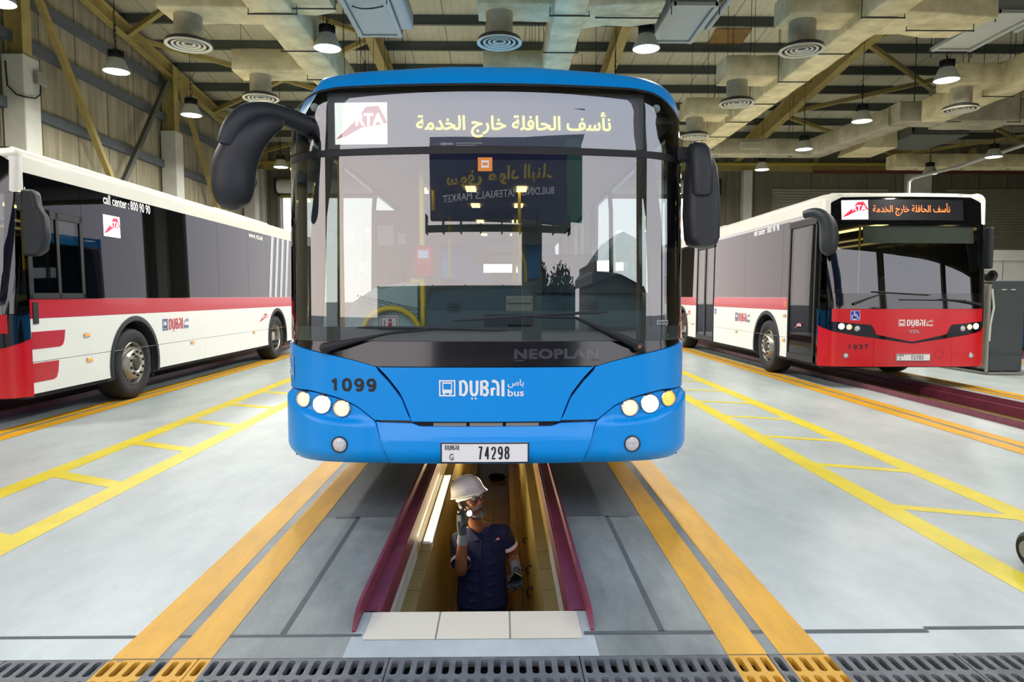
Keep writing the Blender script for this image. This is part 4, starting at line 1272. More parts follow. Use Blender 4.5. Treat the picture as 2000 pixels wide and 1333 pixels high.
def bus_wheel(parent, x, f, side, r=.48, rear=False):
    """side +1: outer face towards +X"""
    w = thing('wheel', '', '')
    del w['label'], w['category']
    w.parent = parent; w.location = (x, f, r + .002)
    q = MB()
    pr = [(.295, 0.0), (.31, .02), (.40, .03), (.455, .015), (r - .008, -.02), (r, -.05), (r, -.24), (r - .008, -.27), (.45, -.3), (.3, -.3)]
    q.lathe([(a, side * h) for a, h in pr], (0, 0, 0), 'X', 48)
    for k in range(3):
        q.lathe([(r + .001, side * (-.08 - .055 * k)), (r - .012, side * (-.085 - .055 * k)), (r - .012, side * (-.095 - .055 * k)), (r + .001, side * (-.1 - .055 * k))], (0, 0, 0), 'X', 48)
    q.build('tyre', M['rubber'], w, ang=50)
    q = MB()
    if not rear:
        pr = [(.3, -.005), (.285, .01), (.275, -.01), (.265, -.06), (.235, -.05), (.21, .03), (.19, .055), (.12, .06), (.105, .045), (.1, -.05), (.001, -.05)]
    else:
        pr = [(.3, -.005), (.285, .01), (.275, -.01), (.265, -.16), (.2, -.19), (.14, -.19), (.12, -.05), (.001, -.04)]
    q.lathe([(a, side * h) for a, h in pr], (0, 0, 0), 'X', 48)
    rim = q.build('rim', M['rim'], w, ang=40)
    q = MB()
    for k in range(10):
        a = 2 * pi * k / 10 + .3
        h = side * (.05 if not rear else -.19)
        q.lathe([(.021, h), (.021, h + side * .022), (.014, h + side * .034), (.001, h + side * .034)], (0, .16 * cos(a), .16 * sin(a)), 'X', 10)
    q.build('wheel_nuts', M['nut'], w)
    if not rear:
        q = MB()
        for k in range(10):
            a = 2 * pi * k / 10
            h = side * -.046
            q.lathe([(.024, h), (.024, h + side * .012), (.001, h + side * .012)], (0, .245 * cos(a), .245 * sin(a)), 'X', 12)
        q.build('hand_holes', M['black'], w)
        q = MB(); q.lathe([(.1, side * .0), (.1, side * .03), (.075, side * .06), (.001, side * .065)], (0, 0, 0), 'X', 24); q.build('hub_cap', M['nut'], w)
    return w

def arch_ring(shell, mb, sgn, fw, zc, R, w=.055, o=.012, zmin=.34):
    U = []
    a0 = math.asin(max(-1, (zmin - zc) / R))
    n = 26
    vs = []; fs = []
    for k in range(n + 1):
        a = a0 + (pi - 2 * a0) * k / n
        for rr, oo in ((R - .012, -.2), (R - .012, o), (R + w - .012, o), (R + w, o * .3)):
            vs.append(shell.at(sgn * shell.side(fw + rr * cos(a)), zc + rr * sin(a), oo))
    for k in range(n):
        for j in range(3): fs.append((k * 4 + j, k * 4 + j + 1, (k + 1) * 4 + j + 1, (k + 1) * 4 + j))
    mb.add(vs, fs)

# ------------------------------------------------------------------ the two white and red buses
def white_bus(cx, D, label, detail_side, front_extra):
    bus = thing('city_bus', label, 'bus', (cx, D, 0), 'white and red city buses')
    L = 12.0
    prof = lambda z: -.0 if z < 1.3 else -.012 * (z - 1.3)
    sh = Shell(1.265, .24, .10, 2.2, L, prof, lambda z: .11 * max(0, min(z, 2.86) - 1.25))
    sd = detail_side
    FW, RW, ZC, AR = 2.4, 8.36, .49, .585
    UM = sh.side(.32)                        # where the front module ends on the sides
    UE = sh.s[-1]
    # dark inner skin and floor
    q = MB()
    sh.panel(q, -UE, UE, lambda u: (.36 if abs(u) < sh.uc or min(abs(abs(u) - sh.side(FW)), abs(abs(u) - sh.side(RW))) > AR + .06 else 1.12), 1.2, -.02, 0, du=.2)
    sh.panel(q, UM, UE, 1.2, 2.75, -.02, 0, du=1.0); sh.panel(q, -UE, -UM, 1.2, 2.75, -.02, 0, du=1.0)
    q.build('inner_skin', M['bblack'], bus)
    q = MB(); q.bb(-1.2, 1.2, .3, L - .1, .30, .40); q.bb(-.5, .5, 1.2, L - .6, .2, .3); q.bb(-1.2, 1.2, 1.4, 1.46, .4, 1.1)
    q.build('chassis', M['under'], bus, smooth=False)
    # roof
    q = MB(); sh.roof(q, 2.84, 2.955, .14, L); sh.panel(q, -UE, -UM, 2.687, 2.845, .0, .02, du=.5); sh.panel(q, UM, UE, 2.687, 2.845, .0, .02, du=.5); sh.panel(q, -UM, UM, 2.80, 2.845, -.004, .02)
    q.build('roof', M['broof'], bus, ang=50)
    for f0, f1, h in ((.5, 3.6, .10), (5.8, 9.3, .13)):
        q = MB()
        q.loft([[(-.95, f, 2.93), (-.86, f, 2.93 + k), (.86, f, 2.93 + k), (.95, f, 2.93)] for f, k in ((f0, .01), (f0 + .35, h), (f1 - .3, h), (f1, .01))])
        q.build('roof_pod', M['broof'], bus, bevel=.03)
    # front crown round the destination sign
    q = MB()
    sgz = lin((0, 2.90), (1.0, 2.89), (1.10, 2.85), (1.14, 2.80))
    for s in (-1, 1):
        q = MB(); a, b = sorted((s * 1.16, s * UM)); sh.panel(q, a, b, lin((1.16, 2.49), (1.24, 2.47), (UM, 2.50)), 2.845, .002, .02)
        q.build('front_corner', M['bwhite'], bus)
    q = MB(); sh_o = sh
    # sign glass (leans back with the crown)
    def crown(u, z, o=0.):
        P = sh.plan(u); base = sh.at(u, min(z, 2.84), o)
        if z > 2.84:
            k = min(1, (z - 2.84) / .115); inn = .14 * (1 - sqrt(max(0, 1 - k * k)))
            base = base + Vector((-P[2] * inn, -P[3] * inn, z - 2.84)); 
        return base
    vs = []; U = [-1.17 + 2.34 * i / 40 for i in range(41)]; nz = 10
    for u in U:
        zt = 2.885 if abs(u) < 1.0 else 2.885 - (abs(u) - 1.0) * .5
        for j in range(nz + 1): vs.append(crown(u, 2.495 + (zt - 2.495) * j / nz, .006))
    q.add(vs, [(i * (nz + 1) + j, (i + 1) * (nz + 1) + j, (i + 1) * (nz + 1) + j + 1, i * (nz + 1) + j + 1) for i in range(40) for j in range(nz)])
    q.build('destination_sign', M['bblack'], bus)
    sign = bus.children[-1]
    cf = lambda o: (lambda u, z: crown(u, z, o))
    q = MB(); n = 30
    vs = [crown(-1.01 + 1.86 * i / n, z, .0075) for i in range(n + 1) for z in (2.53, 2.60, 2.68, 2.74, 2.80, 2.84)]
    q.add(vs, [(i * 6 + j, (i + 1) * 6 + j, (i + 1) * 6 + j + 1, i * 6 + j + 1) for i in range(n) for j in range(5)])
    q.build('led_panel', M['ledpanel'], sign, fix=False)
    q = MB(); vs = [crown(-1.0 + .38 * i / 6, z, .009) for i in range(7) for z in (2.545, 2.62, 2.70, 2.76, 2.80, 2.835)]
    q.add(vs, [(i * 6 + j, (i + 1) * 6 + j, (i + 1) * 6 + j + 1, i * 6 + j + 1) for i in range(6) for j in range(5)], 0)
    rta_logo(q, None, -1.0, -.62, 2.545, 2.835, 0, 1, 0, bg=False, dz=(cf(.0125), cf(.016)))
    q.build('led_emblem', [M['ledwhite'], M['ledred']], sign, smooth=False, fix=False)
    if front_extra:
        q = MB(); text_on(q, AR_OUT, cf(.0115), -.553, .622, 2.595, 2.785, bold=.004); q.build('led_text', M['ledorange'], sign, smooth=False, fix=False)
    for u in (-1.0, .84):
        p = crown(u, 2.925, .0)
        q = MB(); q.sphere(p, (.05, .02, .014), 16, 8); q.build('marker_lamp', M['lampoff'], bus)
    # windscreen
    q = MB(); sh.panel(q, -1.13, 1.13, 1.43, 2.47, -.002, 0, du=.06, dz=.2); q.build('windscreen', M['screen_vdl'], bus, fix=False)
    q = MB()
    sh.panel(q, -1.17, 1.17, 2.465, 2.50, .004, .03)
    for s in (-1, 1):
        a, b = sorted((s * 1.125, s * 1.24)); sh.panel(q, a, b, 1.21, 2.49, .0, .03)
    sh.panel(q, -1.17, 1.17, 1.205, 1.435, -.001, .03)
    q.build('windscreen_frame', M['bblack'], bus)
    for s in (-1, 1):
        a, b = sorted((s * 1.245, s * UM))
        q = MB(); sh.panel(q, a, b, 1.30, 2.48, .0, .02); q.build('corner_window', M['winglass'] if s == sd else M['bblack'], bus, fix=False)
        q = MB(); sh.panel(q, a, b, lin((1.14, .88), (1.28, .915), (1.46, .985)), 1.295, .0, .02); q.build('corner_panel', M['bblack'], bus)
    q = MB(); sh.panel(q, -.68, 1.09, 2.19, 2.45, -.06, 0, dz=.3); q.build('sun_blind', M['blindm'], bus, fix=False)
    # red bonnet, black lamp band, red bumper
    hood = lin((0, .712), (.54, .826), (.56, .90), (.60, .965), (1.10, 1.01), (1.2, 1.01))
    band = lin((0, .690), (.57, .772), (.86, .812), (1.14, .868), (1.2, .88))
    q = MB(); sh.panel(q, -1.16, 1.16, hood, 1.203, .006, .03, du=.03); q.build('bonnet', M['bred'], bus)
    q = MB(); sh.panel(q, -1.2, 1.2, band, lambda u: hood(u) + .01, -.008, .02, du=.03); q.build('lamp_band', M['bblack'], bus)
    bt = lin((0, .686), (.57, .768), (.86, .808), (1.14, .864), (1.28, .91), (1.46, .98))
    for a, b in ((-.557, .62), (-UM, -.561), (.624, UM)):
        q = MB(); sh.panel(q, a, b, lin((0, .345), (1.2, .335), (1.5, .33)), bt, .012, .04, du=.04); q.build('bumper', M['bred'], bus)
    for s in (-1, 1):
        round_lamp(bus, sh, s * 1.025, .942, .043, .0, M['lampon'], 'headlamp')
        round_lamp(bus, sh, s * .915, .932, .041, .0, M['lampon2'], 'headlamp')
        round_lamp(bus, sh, s * .80, .911, .040, .0, M['lampoff'], 'headlamp')
        round_lamp(bus, sh, s * .95, .503, .036, .012, M['lampoff'], 'fog_lamp')
    q = MB(); stroke_on(q, disc2(.42, .53, .06, 24), .005, sh.fn(.0135), closed=True); q.build('tow_cap', mat('dark_red_line', '#7d0c14', .4), bus, smooth=False, fix=False)
    wheelchair_sign(bus, sh.fn(.0085), sh.fn(.010), -.905, -.766, 1.033, 1.179)
    dubai_bus_logo(bus, sh.fn(.009), -.21, .307, .948, 1.05, M['twhite'], M['twhite'], M['twhite'])
    q = MB(); text_on(q, 'VDL', sh.fn(.009), -.052, .111, .845, .893, bold=.03, spacing=1.15); q.build('maker_lettering', M['chrome'], bus, smooth=False, fix=False)
    if front_extra:
        q = MB(); digits_on(q, front_extra['num'], sh.fn(.0145), -.934, -.64, .598, .672, .2, .3); q.build('fleet_number', M['tblack'], bus, smooth=False, fix=False)
    if front_extra: number_plate(bus, None, -.237, .277, .428, .537, front_extra['letter'], front_extra['plate'], sh, .012)
    else:
        q = MB(); sh.panel(q, -.237, .277, .428, .537, .03, .018, dz=.3); q.build('number_plate', M['plate'], bus, smooth=False)
    # wipers
    for pts in ([(-.87, 1.275), (-.66, 1.36), (-.45, 1.432)], [(1.07, 1.27), (.75, 1.32), (.40, 1.352)]):
        q = MB(); q.tube([sh.at(u, z, .035) for u, z in pts], [.02, .014, .008], 8); w = q.build('wiper', M['black'], bus)
        b0, b1 = ((-.60, 1.463), (.25, 1.412)) if pts[0][0] < 0 else ((-.19, 1.344), (.82, 1.33))
        q = MB(); q.tube([sh.at(b0[0] + (b1[0] - b0[0]) * k / 8, b0[1] + (b1[1] - b0[1]) * k / 8, .025) for k in range(9)], .009, 6); q.build('wiper_blade', M['black'], w)
    # sides
    def cut(base):
        def f(u):
            ff = abs(u) - sh.uc + sh.Fc; z = base
            for fw in (FW, RW):
                d = abs(ff - fw)
                if d < AR: z = max(z, ZC + sqrt(AR * AR - d * d))
            return z
        return f
    ext = [s * sh.side(fw + AR * cos(pi * k / 22)) for s in (-1, 1) for fw in (FW, RW) for k in range(23)]
    def side_panels(s, gaps, wins, winmat):
        a_ = lambda f0, f1: tuple(sorted((s * sh.side(f0), s * sh.side(f1))))
        for f0, f1 in gaps:
            a, b = a_(f0, f1)
            q = MB(); sh.panel(q, a, b, lambda u: max(.695, cut(.36)(u)), lambda u: max(1.155, cut(.36)(u)), .0, .02, du=.12, extra=ext); q.build('side_panel', M['bwhite'], bus)
            q = MB(); sh.panel(q, a, b, 1.157, 1.365, .001, .02, du=.3); q.build('red_band', M['bredside'], bus)
            # skirts between the wheels
            cuts = sorted([f0, f1] + [x for fw in (FW, RW) for x in (fw - AR, fw + AR) if f0 < x < f1])
            for c0, c1 in zip(cuts, cuts[1:]):
                m = (c0 + c1) / 2
                if abs(m - FW) < AR or abs(m - RW) < AR: 
                    ang = [c0, c1]
                    q = MB(); aa, bb = a_(c0, c1)
                    sh.panel(q, aa, bb, lambda u: min(.69, cut(.35)(u)), .69, .0, .02, du=.03, extra=ext)
                    if True: q.build('skirt', M['bwhite'], bus)
                    continue
                npn = max(1, round((c1 - c0) / 1.9))
                for k in range(npn):
                    aa, bb = a_(c0 + (c1 - c0) * k / npn + .003, c0 + (c1 - c0) * (k + 1) / npn - .003)
                    q = MB(); sh.panel(q, aa, bb, .355, .689, .0, .02, du=.3); q.build('skirt', M['bwhite'], bus)
        for f0, f1, z0, z1 in wins:
            a, b = a_(f0 + .003, f1 - .003)
            q = MB(); sh.panel(q, a, b, z0, z1, -.001, .02, du=.5, dz=.5); q.build('side_window', winmat, bus)
        for fw in (FW, RW):
            q = MB(); arch_ring(sh, q, s, fw, ZC, AR); q.build('wheel_arch', M['archblack'], bus, ang=60)
            q = MB(); x = s * (sh.W - .03); q.bb(s * .75, s * 1.22, fw + AR - .06, fw + AR - .04, .25, .9); q.build('mud_flap', M['rubber'], bus, smooth=False)
            q = MB(); n = 16
            q.loft([[(s * xx, fw + (AR + .02) * cos(pi * k / n), ZC - .12 + (AR + .14) * sin(pi * k / n)) for k in range(n + 1)] for xx in (.72, 1.24)], False, False, closed=False)
            q.bb(s * .70, s * .72, fw - AR, fw + AR, .3, 1.2); q.build('wheel_housing', M['under'], bus, fix=False)
            bus_wheel(bus, s * (sh.W - .05), fw, s, rear=(fw == RW))
    GW = [(1.30, 3.43), (3.43, 5.23), (5.23, 6.67), (6.67, 7.76), (7.76, 9.6), (9.6, 11.9)]
    if sd > 0:
        # driver's side in view
        side_panels(1, [(.325, 11.9)], [(a, b, 1.37, 2.685) for a, b in GW] + [(.325, 1.30, 2.33, 2.685)], M['bglass'])
        side_panels(-1, [(1.47, 5.55), (7.0, 11.9)], [(a, b, 1.37, 2.685) for a, b in GW[:]], M['bglass'])
        fs = lambda o: (lambda f, z: sh.at(sh.side(f), z, o))
        # sliding driver's window
        q = MB(); a, b = sh.side(.325), sh.side(1.295)
        for z0, z1 in ((1.37, 1.43), (2.25, 2.325)): sh.panel(q, a, b, z0, z1, .012, .04)
        for f0, f1 in ((.325, .385), (.80, .85), (1.24, 1.295)): sh.panel(q, sh.side(f0), sh.side(f1), 1.37, 2.325, .012, .04)
        dw = q.build('driver_window', M['rubberseal'], bus)
        q = MB(); sh.panel(q, sh.side(.38), sh.side(1.25), 1.42, 2.26, .0, 0, dz=1); q.build('pane', M['winglass'], dw, fix=False)
        q = MB(); text_on(q, 'call center : 800 90 90', fs(.004), 1.77, 2.93, 2.55, 2.675, bold=.018); q.build('side_lettering', M['twhite'], bus, smooth=False, fix=False)
        q = MB(); text_on(q, 'www.rta.ae', fs(.004), 6.75, 7.54, 2.55, 2.64, bold=.015)
        q.build('side_lettering', M['twhite'], bus, smooth=False, fix=False)
        q = MB(); rta_logo(q, fs(.003), 1.75, 2.13, 2.15, 2.42, 0, 1, 0, dz=(fs(.005), fs(.007))); q.build('side_display', [M['ledwhite'], M['ledred']], bus, smooth=False, fix=False)
        dubai_bus_logo(bus, fs(.004), 3.15, 3.99, .89, 1.065, M['tblue'], M['tred'], M['tblue'])
        q = MB(); rta_logo(q, fs(.004), 7.18, 7.73, .83, 1.04, 0, 0, 1, bg=False, dz=(fs(.004), fs(.006)))
        q.build('side_emblem', [M['tred'], M['twhite']], bus, smooth=False, fix=False)
        for z0, z1, e in ((.83, 1.015, .89), (.475, .68, .76)):
            q = MB(); H = z1 - z0
            for g0, g1 in ((.327, .345), (.345, .362), (.362, .38)): poly_on(q, [(g0, z0), (g1, z0), (g1, z1), (g0, z1)], fs(.003))
            poly_on(q, [(.38, z0), (e - .1, z0), (e - .05, z0 + H * .1), (e - .02, z0 + H * .4), (e, z1), (.38, z1)], fs(.003)); q.build('red_swoosh', M['bredside'], bus, smooth=False, fix=False)
        for k in range(4):
            f = 7.82 + .36 * k
            q = MB(); poly_on(q, [(f, 1.37), (f + .16, 1.37), (f + .44, 2.68), (f + .28, 2.68)], fs(.003)); q.build('grey_stripe', mat('pale_grey_stripe', '#b4b8bc', .4) if k == 0 else bpy.data.materials['pale_grey_stripe'], bus, smooth=False, fix=False)
        for f, z in ((1.29, .93), (1.33, .63), (4.11, .65), (6.88, .66)):
            q = MB(); p = sh.at(sh.side(f), z, .008); q.box(p, (.02, .1, .035)); ml = q.build('side_marker', M['amber'], bus, bevel=.008)
            q = MB(); q.box(p - Vector((.006, 0, 0)), (.014, .13, .05)); q.build('marker_base', M['chrome'], ml, bevel=.006)
        q = MB(); q.bb(1.262, 1.275, .36, .44, 1.1, 1.33); q.build('hinge_cover', M['rubberseal'], bus, smooth=False)
    else:
        # door side in view
        side_panels(-1, [(1.47, 5.55), (7.0, 11.9)], [(1.47, 1.75, 1.37, 2.685), (1.75, 3.6, 1.37, 2.685), (3.6, 5.55, 1.37, 2.685), (7.0, 9.3, 1.37, 2.685), (9.3, 11.9, 1.37, 2.685)], M['bglass'])
        side_panels(1, [(.325, 11.9)], [(a, b, 1.37, 2.685) for a, b in GW] + [(.325, 1.3, 1.37, 2.685)], M['bglass'])
        ms = lambda o: (lambda f, z: sh.at(-sh.side(12 - f), z, o))          # mirrored abscissa, reads left to right from outside
        q = MB(); text_on(q, 'call center : 800 90 90', ms(.004), 12 - 3.15, 12 - 1.93, 2.54, 2.66, bold=.018); q.build('side_lettering', M['twhite'], bus, smooth=False, fix=False)
        dubai_bus_logo(bus, ms(.004), 12 - 4.09, 12 - 3.24, .88, 1.06, M['tblue'], M['tred'], M['tblue'])
        q = MB(); rta_logo(q, ms(.004), 12 - 8.0, 12 - 7.45, .83, 1.04, 0, 0, 1, bg=False, dz=(ms(.004), ms(.006))); q.build('side_emblem', [M['tred'], M['twhite']], bus, smooth=False, fix=False)
        wheelchair_sign(bus, ms(.004), ms(.006), 12 - 5.5, 12 - 5.36, .98, 1.12)
        for f, z in ((1.58, 1.06), (1.6, .64), (4.0, .66), (7.3, .68)):
            q = MB(); p = sh.at(-sh.side(f), z, .008); q.box(p, (.02, .1, .035)); ml = q.build('side_marker', M['amber'], bus, bevel=.008)
            q = MB(); q.box(p + Vector((.006, 0, 0)), (.014, .13, .05)); q.build('marker_base', M['chrome'], ml, bevel=.006)
        q = MB(); p = sh.at(-sh.side(1.6), 1.26, .004); q.lathe([(.03, 0), (.045, .004), (.03, .01), (.03, 0)], p, 'X', 16); q.build('round_badge', M['amber'], bus)
        # doors
        def door(f0, f1, leaves, z0=.37, z1=2.57, fr_m='rubberseal'):
            q = MB(); a, b = -sh.side(f1), -sh.side(f0)
            sh.panel(q, a, b, z1 - .06, z1 + .05, .02, .06); sh.panel(q, a, b, z0 - .02, z0 + .08, .01, .06)
            n = leaves
            for k in range(n + 1):
                fm = f0 + (f1 - f0) * k / n
                lo, hi = max(f0, fm - .045), min(f1, fm + .045)
                sh.panel(q, -sh.side(hi), -sh.side(lo), z0, z1, .008, .05)
            d = q.build('door', M[fr_m], bus)
            for k in range(n):
                g0, g1 = f0 + (f1 - f0) * k / n + .04, f0 + (f1 - f0) * (k + 1) / n - .04
                q = MB(); sh.panel(q, -sh.side(g1), -sh.side(g0), z0 + .07, z1 - .05, -.004, 0, dz=1.2); q.build('pane', M['winglass'], d, fix=False)
            return d
        d = door(.46, 1.46, 1)
        q = MB(); q.tube([sh.at(-sh.side(.66), z, -.05) + Vector((0, dy, 0)) for z, dy in ((1.0, .12), (.98, 0), (1.2, -.0), (1.6, 0), (1.85, .0), (1.9, .12))], .018, 8); q.build('grab_rail', M['ypole'], d)
        q = MB(); sh.panel(q, -sh.side(1.36), -sh.side(.56), .40, .62, -.02, 0); q.build('door_base', M['bblack'], d, fix=False)
        q = MB(); rta_logo(q, ms(.0), 12 - 1.2, 12 - .9, .85, .97, 0, 0, 1, bg=False, dz=(ms(.0), ms(.002))); q.build('door_emblem', [M['tred'], M['twhite']], d, smooth=False, fix=False)
        door(5.58, 6.98, 2)
        q = MB(); sh.panel(q, -UE, -sh.side(.325), 2.64, 2.69, .0, .02, du=.6); q.build('cornice', M['bblack'], bus)
        q = MB(); sh.panel(q, -sh.side(1.47), -sh.side(.325), 2.6, 2.69, -.002, .02); q.build('door_header', M['bblack'], bus)
    # mirrors
    if sd > 0:
        mx = 1.37
        q = MB()
        q.loft([[(x, y, z) for x, y in ((mx + .02, .05), (mx + w, .02), (mx + w + .02, .12), (mx + .04, .18))] for z, w in ((1.80, .16), (1.85, .24), (2.0, .27), (2.2, .26), (2.3, .2), (2.44, .18), (2.47, .12))])
        mm = q.build('mirror', M['plastic'], bus, bevel=.03)
        q = MB(); q.box((mx - .04, .22, 2.36), (.14, .06, .18)); q.build('mirror_arm', M['plastic'], mm, bevel=.01)
        q = MB(); q.quad((mx + .03, .185, 1.86), (mx + .26, .135, 1.86), (mx + .26, .135, 2.28), (mx + .03, .185, 2.28)); q.build('mirror_face', M['mirrorg'], mm, smooth=False, fix=False)
    else:
        q = MB(); q.loft([[(x, y, z) for x, y in ((1.12, .02), (1.17, -.02), (1.185, .14), (1.13, .18))] for z in (1.80, 1.84, 2.1, 2.38, 2.42)]); q.build('mirror', M['plastic'], bus, bevel=.025)
    q = MB()
    pts = [(-1.62, .1, 2.60), (-1.53, .0, 2.62), (-1.44, -.07, 2.57), (-1.37, -.1, 2.46), (-1.34, -.1, 2.33), (-1.335, -.1, 2.18), (-1.345, -.1, 2.05), (-1.355, -.1, 1.985)]
    if sd > 0: pts = [(-1.2, .2, 2.6)] + pts[1:]
    q.tube(*smooth_path(pts, [.06, .07, .088, .112, .128, .130, .105, .03]), 20)
    hm = q.build('hood_mirror', M['plastic'], bus, ang=60)
    q = MB(); q.lathe([(.001, 0), (.08, .002)], (-1.335, .03, 2.17), 'Y', 20); q.build('mirror_face', M['mirrorg'], hm, fix=False)
    # interior
    q = MB(); q.bb(-1.2, 1.2, .5, L - .3, .38, .42); q.bb(-1.2, 1.2, .3, L - .3, 2.66, 2.69); q.bb(-1.2, 1.2, L - .35, L - .3, .4, 2.68)
    q.build('saloon', M['dashd'], bus, smooth=False)
    q = MB(); q.loft([[(-1.1, .25, z0), (1.15, .25, z0), (1.15, .75, z1), (-1.1, .75, z1)] for z0, z1 in ((.9, .9), (1.32, 1.42))]); q.build('dashboard', M['dashd'], bus, bevel=.03)
    q = MB(); q.lathe([(.20, .01), (.225, 0), (.20, -.01), (.185, 0), (.20, .01)], (.58, .75, 1.42), 'Z', 28, rot=Matrix.Rotation(radians(-35), 3, 'X')); q.tube([(.58, .75, 1.42), (.58, .6, 1.1)], .03, 8)
    q.build('steering_wheel', M['black'], bus)
    q = MB(); q.box((.6, 1.25, .98), (.5, .5, .12)); q.box((.6, 1.52, 1.35), (.48, .12, .75), Matrix.Rotation(radians(-8), 3, 'X')); q.box((.6, 1.58, 1.82), (.28, .1, .18)); q.build('driver_seat', M['dashd'], bus, bevel=.04)
    q = MB()
    for x, y in ((-1.12, .62), (-.95, 1.3), (-.35, 1.9), (.15, 1.9), (-.95, 2.1)): q.tube([(x, y, .4), (x, y, 2.66)], .018, 8)
    q.build('grab_pole', M['ypole'], bus)
    for k in range(6):
        for x in (-.85, .85):
            q = MB(); q.box((x, 3.2 + .85 * k, .85), (.75, .42, .1)); q.box((x, 3.42 + .85 * k, 1.2), (.75, .08, .65)); q.build('seat', M['seatf'], bus, bevel=.03)
    q = MB(); q.bb(-.6, -.5, .8, 9, 2.63, 2.655); q.bb(.5, .6, .8, 9, 2.63, 2.655); q.build('ceiling_lamp', M['inlamp'], bus, smooth=False)
    return bus

white_bus(-6.12, 7.05, 'white and red bus cut by the left edge, its driver side in view', 1, None)
white_bus(6.235, 10.2, 'red-fronted white bus numbered 1937 parked right of the blue bus, doors closed', -1, dict(num='1937', letter='I', plate='15193'))
# ------------------------------------------------------------------ the blue bus
M['bblue'] = mat('bus_sky_blue_paint', '#0090e2', .28, spec=.4, coat=.1)
M['bblue2'] = mat('bus_lamp_recess_blue', '#3f6fb6', .25, coat=.4)
M['frit'] = mat('windscreen_frit_grey', '#4a4d4c', .5)
M['emboss'] = mat('embossed_black_letter', '#39373d', .18, coat=.4)
M['dash2'] = mat('dash_panel_pale', '#a9bcbb', .5)
M['dash'] = mat('dashboard_dark_teal', '#465b62', .55, var=.08, vscale=4)
M['orange'] = mat('orange_sticker', '#e88a20', .4)

